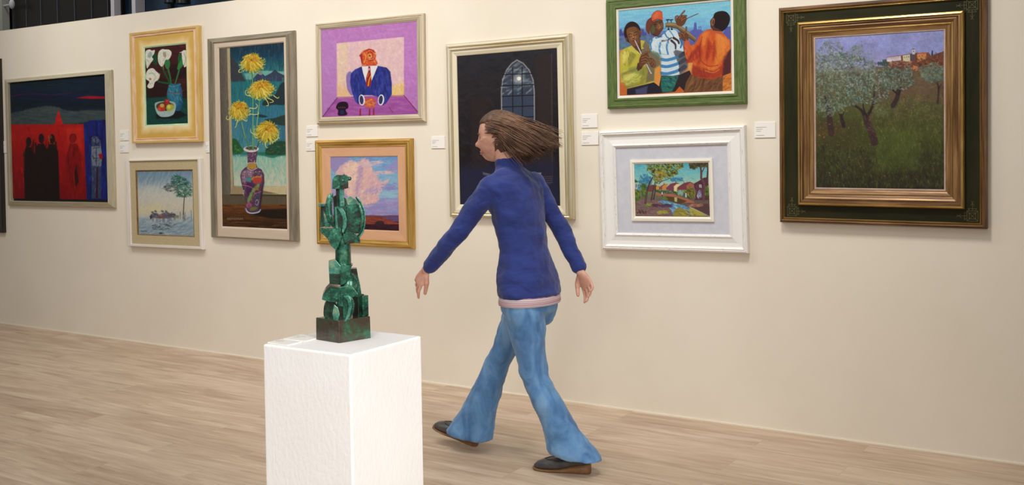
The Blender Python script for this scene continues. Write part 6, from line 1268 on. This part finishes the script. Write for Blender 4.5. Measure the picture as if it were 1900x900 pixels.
# ---- hair: cap over the skull and long locks thrown back by the stride
M_hair = material('brown_hair', [(84, 58, 42), (108, 77, 56), (128, 94, 70)], 0.55, scale=(14, 14, 10), detail=3)
hb = MB(); R = random.Random(5)
import bmesh
bm = bmesh.new(); bmesh.ops.create_icosphere(bm, subdivisions=4, radius=1.0)
for v in bm.verts:
    x, y, z = v.co; 
    front = max(0.0, x)
    k = 1.075 if (z > 0.42+0.45*front*0.5 or x < -0.05) else 0.90
    if x > 0.25: k = 0.86 if z < 0.60 else 1.045
    low = max(0.0, -z)
    v.co = Vector((x*0.100*k, y*0.079*k*(1-0.10*low), z*0.117*k))
for v in bm.verts: v.co = HM @ v.co
vs = [v.co.copy() for v in bm.verts]; bm.verts.index_update(); fs = [tuple(q.index for q in f.verts) for f in bm.faces]; bm.free()
cap_b = MB(); cap_b.add(vs, fs); cap_o = cap_b.build('hair_cap', M_hair, per, smooth=True); remeshed(cap_o, 0.004, 6)
HI = HM.to_3x3()
for i in range(2300):
    a = R.uniform(-2.15, 2.15); el = R.uniform(-0.35, 1.5)
    n = Vector((-math.cos(a)*math.cos(el), math.sin(a)*math.cos(el), math.sin(el)))      # scalp point
    if n.x > 0.50 and n.z < 0.62: continue
    if n.x > 0.16 and n.z < 0.15: continue
    q0 = Vector((n.x*0.101, n.y*0.080, n.z*0.118)); p0 = HM @ q0
    G_ = random.Random(int((a+2.2)*4)+31*int((el+0.4)*3)); gw = G_.uniform(0, 6); gz = G_.uniform(-0.03, 0.035); gl = G_.uniform(0.72, 1.12)
    # where the lock ends: swung out behind the head, lower roots end nearer the neck
    t_ = max(0.0, min(1.0, (n.z+0.35)/1.3)); ex = (0.125+0.15*t_)*gl*R.uniform(0.72, 1.1)
    end = Vector((HC.x-PR.x+ex, (p0.y-HC.y+PR.y)*0.85+(HC.y-PR.y)+R.uniform(-0.007, 0.007), 1.375+0.075*t_+gz+R.uniform(-0.007, 0.007)))
    qm = Vector((min(-0.02, n.x*0.6-0.5), n.y*0.9, n.z*0.35+0.15)).normalized(); c1_ = HM @ Vector((qm.x*0.128, qm.y*0.102, qm.z*0.135))
    c0_ = p0+(HI @ n).normalized()*0.022+(c1_-p0)*0.25
    c2_ = end+Vector((-0.07, 0, 0.055))
    ctl = [p0-(HI @ n).normalized()*0.004, c0_, c1_, c2_, end+Vector((0.02, 0, 0.012))]
    pts = []
    for k in range(11):
        t = k/10; P = [c.copy() for c in ctl]
        while len(P) > 1: P = [P[j]*(1-t)+P[j+1]*t for j in range(len(P)-1)]
        p = P[0]+Vector((0, math.sin(gw+t*9)*0.010*t, math.cos(gw+t*9)*0.010*t))
        lc = HM.inverted() @ p; q = Vector((lc.x/0.101, lc.y/0.080, lc.z/0.118)); mn = 1.02+0.07*((i*7919) % 100)/100*min(1, t*3)
        if q.length < mn: q = q.normalized()*mn; p = HM @ Vector((q.x*0.101, q.y*0.080, q.z*0.118))
        pts.append(p)
    r0 = R.uniform(0.0014, 0.0028)
    hb.tube(pts, [r0*0.7, r0, r0, r0, r0, r0, r0*0.95, r0*0.85, r0*0.7, r0*0.5, r0*0.2], 5)
hb.build('hair', M_hair, per, smooth=True)
# ---- blue top
def cloth(name, cols, bump=0.006, scale=(9, 9, 5), rough=0.85, fine=None):
    m, nt, b = new_mat(name); L = nt.links.new
    tc = nd(nt, 'ShaderNodeTexCoord'); mp = nd(nt, 'ShaderNodeMapping'); mp.inputs['Scale'].default_value = scale; L(tc.outputs['Object'], mp.inputs[0])
    n1 = nd(nt, 'ShaderNodeTexNoise', Scale=1.0, Detail=3.0, Distortion=0.8); L(mp.outputs[0], n1.inputs['Vector'])
    n2 = nd(nt, 'ShaderNodeTexNoise', Scale=fine or 400.0, Detail=2.0); L(tc.outputs['Object'], n2.inputs['Vector'])
    ad = nd(nt, 'ShaderNodeMath', operation='MULTIPLY_ADD'); L(n2.outputs['Fac'], ad.inputs[0]); ad.inputs[1].default_value = 0.25; L(n1.outputs['Fac'], ad.inputs[2])
    r = ramp(nt, ad.outputs[0], [(0.4+0.4*i/(len(cols)-1), c) for i, c in enumerate(cols)]); L(r.outputs[0], b.inputs['Base Color'])
    bp = nd(nt, 'ShaderNodeBump', Strength=0.8, Distance=bump); L(n1.outputs['Fac'], bp.inputs['Height']); L(bp.outputs[0], b.inputs['Normal'])
    b.inputs['Roughness'].default_value = rough; b.inputs['Sheen Weight'].default_value = 0.2; b.inputs['Specular IOR Level'].default_value = 0.2
    return m
M_top = cloth('blue_knit', [(38, 48, 106), (50, 64, 130)], 0.012, (7, 7, 16))
M_jean = cloth('blue_denim', [(66, 104, 150), (92, 136, 182), (118, 158, 196)], 0.012, (12, 12, 6))
tp = MB()
tp.loft([ering(c, rx, ry, 0, 32) for c, rx, ry in [((-2.49, -1.06, 0.770), 0.128, 0.176), ((-2.492, -1.06, 0.785), 0.130, 0.178), ((-2.50, -1.06, 0.86), 0.120, 0.172), ((-2.515, -1.06, 0.98), 0.098, 0.140), ((-2.535, -1.06, 1.08), 0.102, 0.146), ((-2.55, -1.06, 1.18), 0.114, 0.160), ((-2.562, -1.06, 1.25), 0.104, 0.176), ((-2.572, -1.06, 1.30), 0.086, 0.165), ((-2.58, -1.06, 1.335), 0.066, 0.105), ((-2.59, -1.06, 1.355), 0.058, 0.066)]])
tp.tube([W(-2.585, -1.06, 1.33), W(-2.60, -1.06, 1.372)], [0.064, 0.056], 20)
for sgn in (-1, 1): tp.ball(W(-2.60, -1.06+sgn*0.055, 1.175), (0.066, 0.060, 0.056), 16, 12)
limb(tp, (SH_L[0], SH_L[1]+0.015, SH_L[2]), EL_L, [0.056, 0.053, 0.047, 0.043]); limb(tp, EL_L, [WR_L[i]+(EL_L[i]-WR_L[i])*0.10 for i in range(3)], [0.043, 0.042, 0.038, 0.035])
limb(tp, (SH_R[0], SH_R[1]-0.015, SH_R[2]), EL_R, [0.056, 0.053, 0.047, 0.043]); limb(tp, EL_R, [WR_R[i]+(EL_R[i]-WR_R[i])*0.10 for i in range(3)], [0.043, 0.042, 0.038, 0.035])
top_o = tp.build('blue_top', M_top, per, smooth=True); remeshed(top_o, 0.006, 8)
tx = bpy.data.textures.new('folds', 'CLOUDS'); tx.noise_scale = 0.09; tx.noise_depth = 2
def folds(o, s):
    d = o.modifiers.new('folds', 'DISPLACE'); d.texture = tx; d.strength = s; d.mid_level = 0.5; d.texture_coords = 'LOCAL'
folds(top_o, 0.022)
# striped hem layer of pink and white showing under the top
M_str = material('pink_white_stripe', [(214, 196, 200), (168, 96, 118), (226, 220, 220), (120, 40, 66)], 0.8, scale=(0.5, 0.5, 90), detail=1, lo=0.3, hi=0.7)
ub = MB(); ub.loft([ering((-2.488, -1.06, z), rx, ry, 0, 36) for z, rx, ry in ((0.735, 0.126, 0.174), (0.742, 0.128, 0.176), (0.765, 0.126, 0.174), (0.79, 0.118, 0.166))]); ub.build('striped_undershirt', M_str, per, smooth=True)
# ---- flared jeans
jn = MB()
jn.loft([ering(c, rx, ry, 0, 30) for c, rx, ry in [((-2.495, -1.06, 0.785), 0.098, 0.145), ((-2.49, -1.06, 0.745), 0.120, 0.168), ((-2.492, -1.06, 0.70), 0.112, 0.160), ((-2.50, -1.06, 0.66), 0.07, 0.11)]])
def leg(h, k, a, fr):
    h, k, a = map(np.array, (h, k, a)); P = []; Rr = []
    for t, r in ((0.0, 0.080), (0.25, 0.094), (0.55, 0.080), (0.85, 0.066)): P.append(h+(k-h)*t); Rr.append(r)
    for t, r in ((0.0, 0.066), (0.25, 0.068), (0.5, 0.076), (0.75, 0.090), (0.95, 0.112), (1.0, 0.114)): P.append(k+(fr-k)*t); Rr.append(r)
    rings = []
    for i, (p, r) in enumerate(zip(P, Rr)):
        lowk = max(0, (i-5)/4)
        rings.append([(p[0]-PR.x+r*(1.0+0.12*lowk)*math.cos(t), p[1]-PR.y+r*(1-0.22*lowk)*math.sin(t), p[2]+r*0.12*lowk*math.cos(t)*(-1)) for t in np.arange(26)/26*2*math.pi])
    jn.loft(rings)
leg(HP_L, KN_L, AN_L, np.array((-2.258, -1.072, 0.074))); leg(HP_R, KN_R, AN_R, np.array((-2.885, -1.003, 0.062)))
for sgn in (-1, 1): jn.ball(W(-2.478, -1.06+sgn*0.065, 0.72), (0.085, 0.085, 0.11), 18, 12)
jo = jn.build('flared_jeans', M_jean, per, smooth=True); remeshed(jo, 0.006, 6); folds(jo, 0.020)
# ---- shoes: grey rounded pumps with a tan wedge heel
M_shoe = material('dark_grey_leather', [(58, 56, 54), (78, 76, 74)], 0.45, scale=30); M_sole = material('tan_wedge_sole', [(112, 76, 46), (136, 96, 60)], 0.55, scale=20)
def shoe(heel, yaw, pitch, lab):
    M = Matrix.Translation(Vector(heel)-PR) @ Matrix.Rotation(yaw, 4, 'Z') @ Matrix.Rotation(pitch, 4, 'Y')
    def ring(x, hw, z0, z1, n=20):
        out = []
        for i in range(n):
            t = 2*math.pi*i/n; yy = hw*math.cos(t); zz = z0+(z1-z0)*(0.5+0.5*math.sin(t))
            if math.sin(t) < 0: yy = hw*math.copysign(min(1, abs(math.cos(t))**0.45), math.cos(t)); zz = z0+(z1-z0)*0.5*(1-abs(math.sin(t))**0.6)
            out.append(tuple(M @ Vector((x, yy, zz))))
        return out
    up = MB(); up.loft([ring(*a) for a in ((0.0, 0.012, 0.050, 0.080), (0.008, 0.028, 0.042, 0.092), (0.04, 0.033, 0.036, 0.088), (0.08, 0.034, 0.028, 0.074), (0.12, 0.037, 0.016, 0.062), (0.17, 0.044, 0.010, 0.056), (0.21, 0.043, 0.009, 0.048), (0.24, 0.032, 0.010, 0.036), (0.256, 0.012, 0.012, 0.022))])
    so = up.build('shoe', M_shoe, per, smooth=True)
    w_ = MB(); w_.loft([ring(*a) for a in ((-0.004, 0.014, 0.0, 0.050), (0.006, 0.030, 0.0, 0.050), (0.04, 0.035, 0.0, 0.044), (0.09, 0.036, 0.0, 0.030), (0.13, 0.040, 0.0, 0.018), (0.18, 0.046, 0.0, 0.013), (0.22, 0.044, 0.0, 0.012), (0.25, 0.032, 0.001, 0.012), (0.262, 0.012, 0.002, 0.012))])
    w_.build('sole', M_sole, so, smooth=True, angle=50)
    tr_ = MB(); tr_.tube([M @ Vector(p) for p in ((0.205, 0, 0.0505), (0.185, 0.020, 0.053), (0.15, 0.031, 0.056), (0.12, 0.034, 0.060))], 0.0022, 8); tr_.tube([M @ Vector(p) for p in ((0.205, 0, 0.0505), (0.185, -0.020, 0.053), (0.15, -0.031, 0.056), (0.12, -0.034, 0.060))], 0.0022, 8); tr_.build('shoe_trim', M_shoe, so, smooth=True)
shoe((-2.195, -1.055, 0.0), math.radians(180+13), 0.0, None)
shoe((-2.845, -1.00, 0.012), math.radians(180-2), math.radians(-13), None)
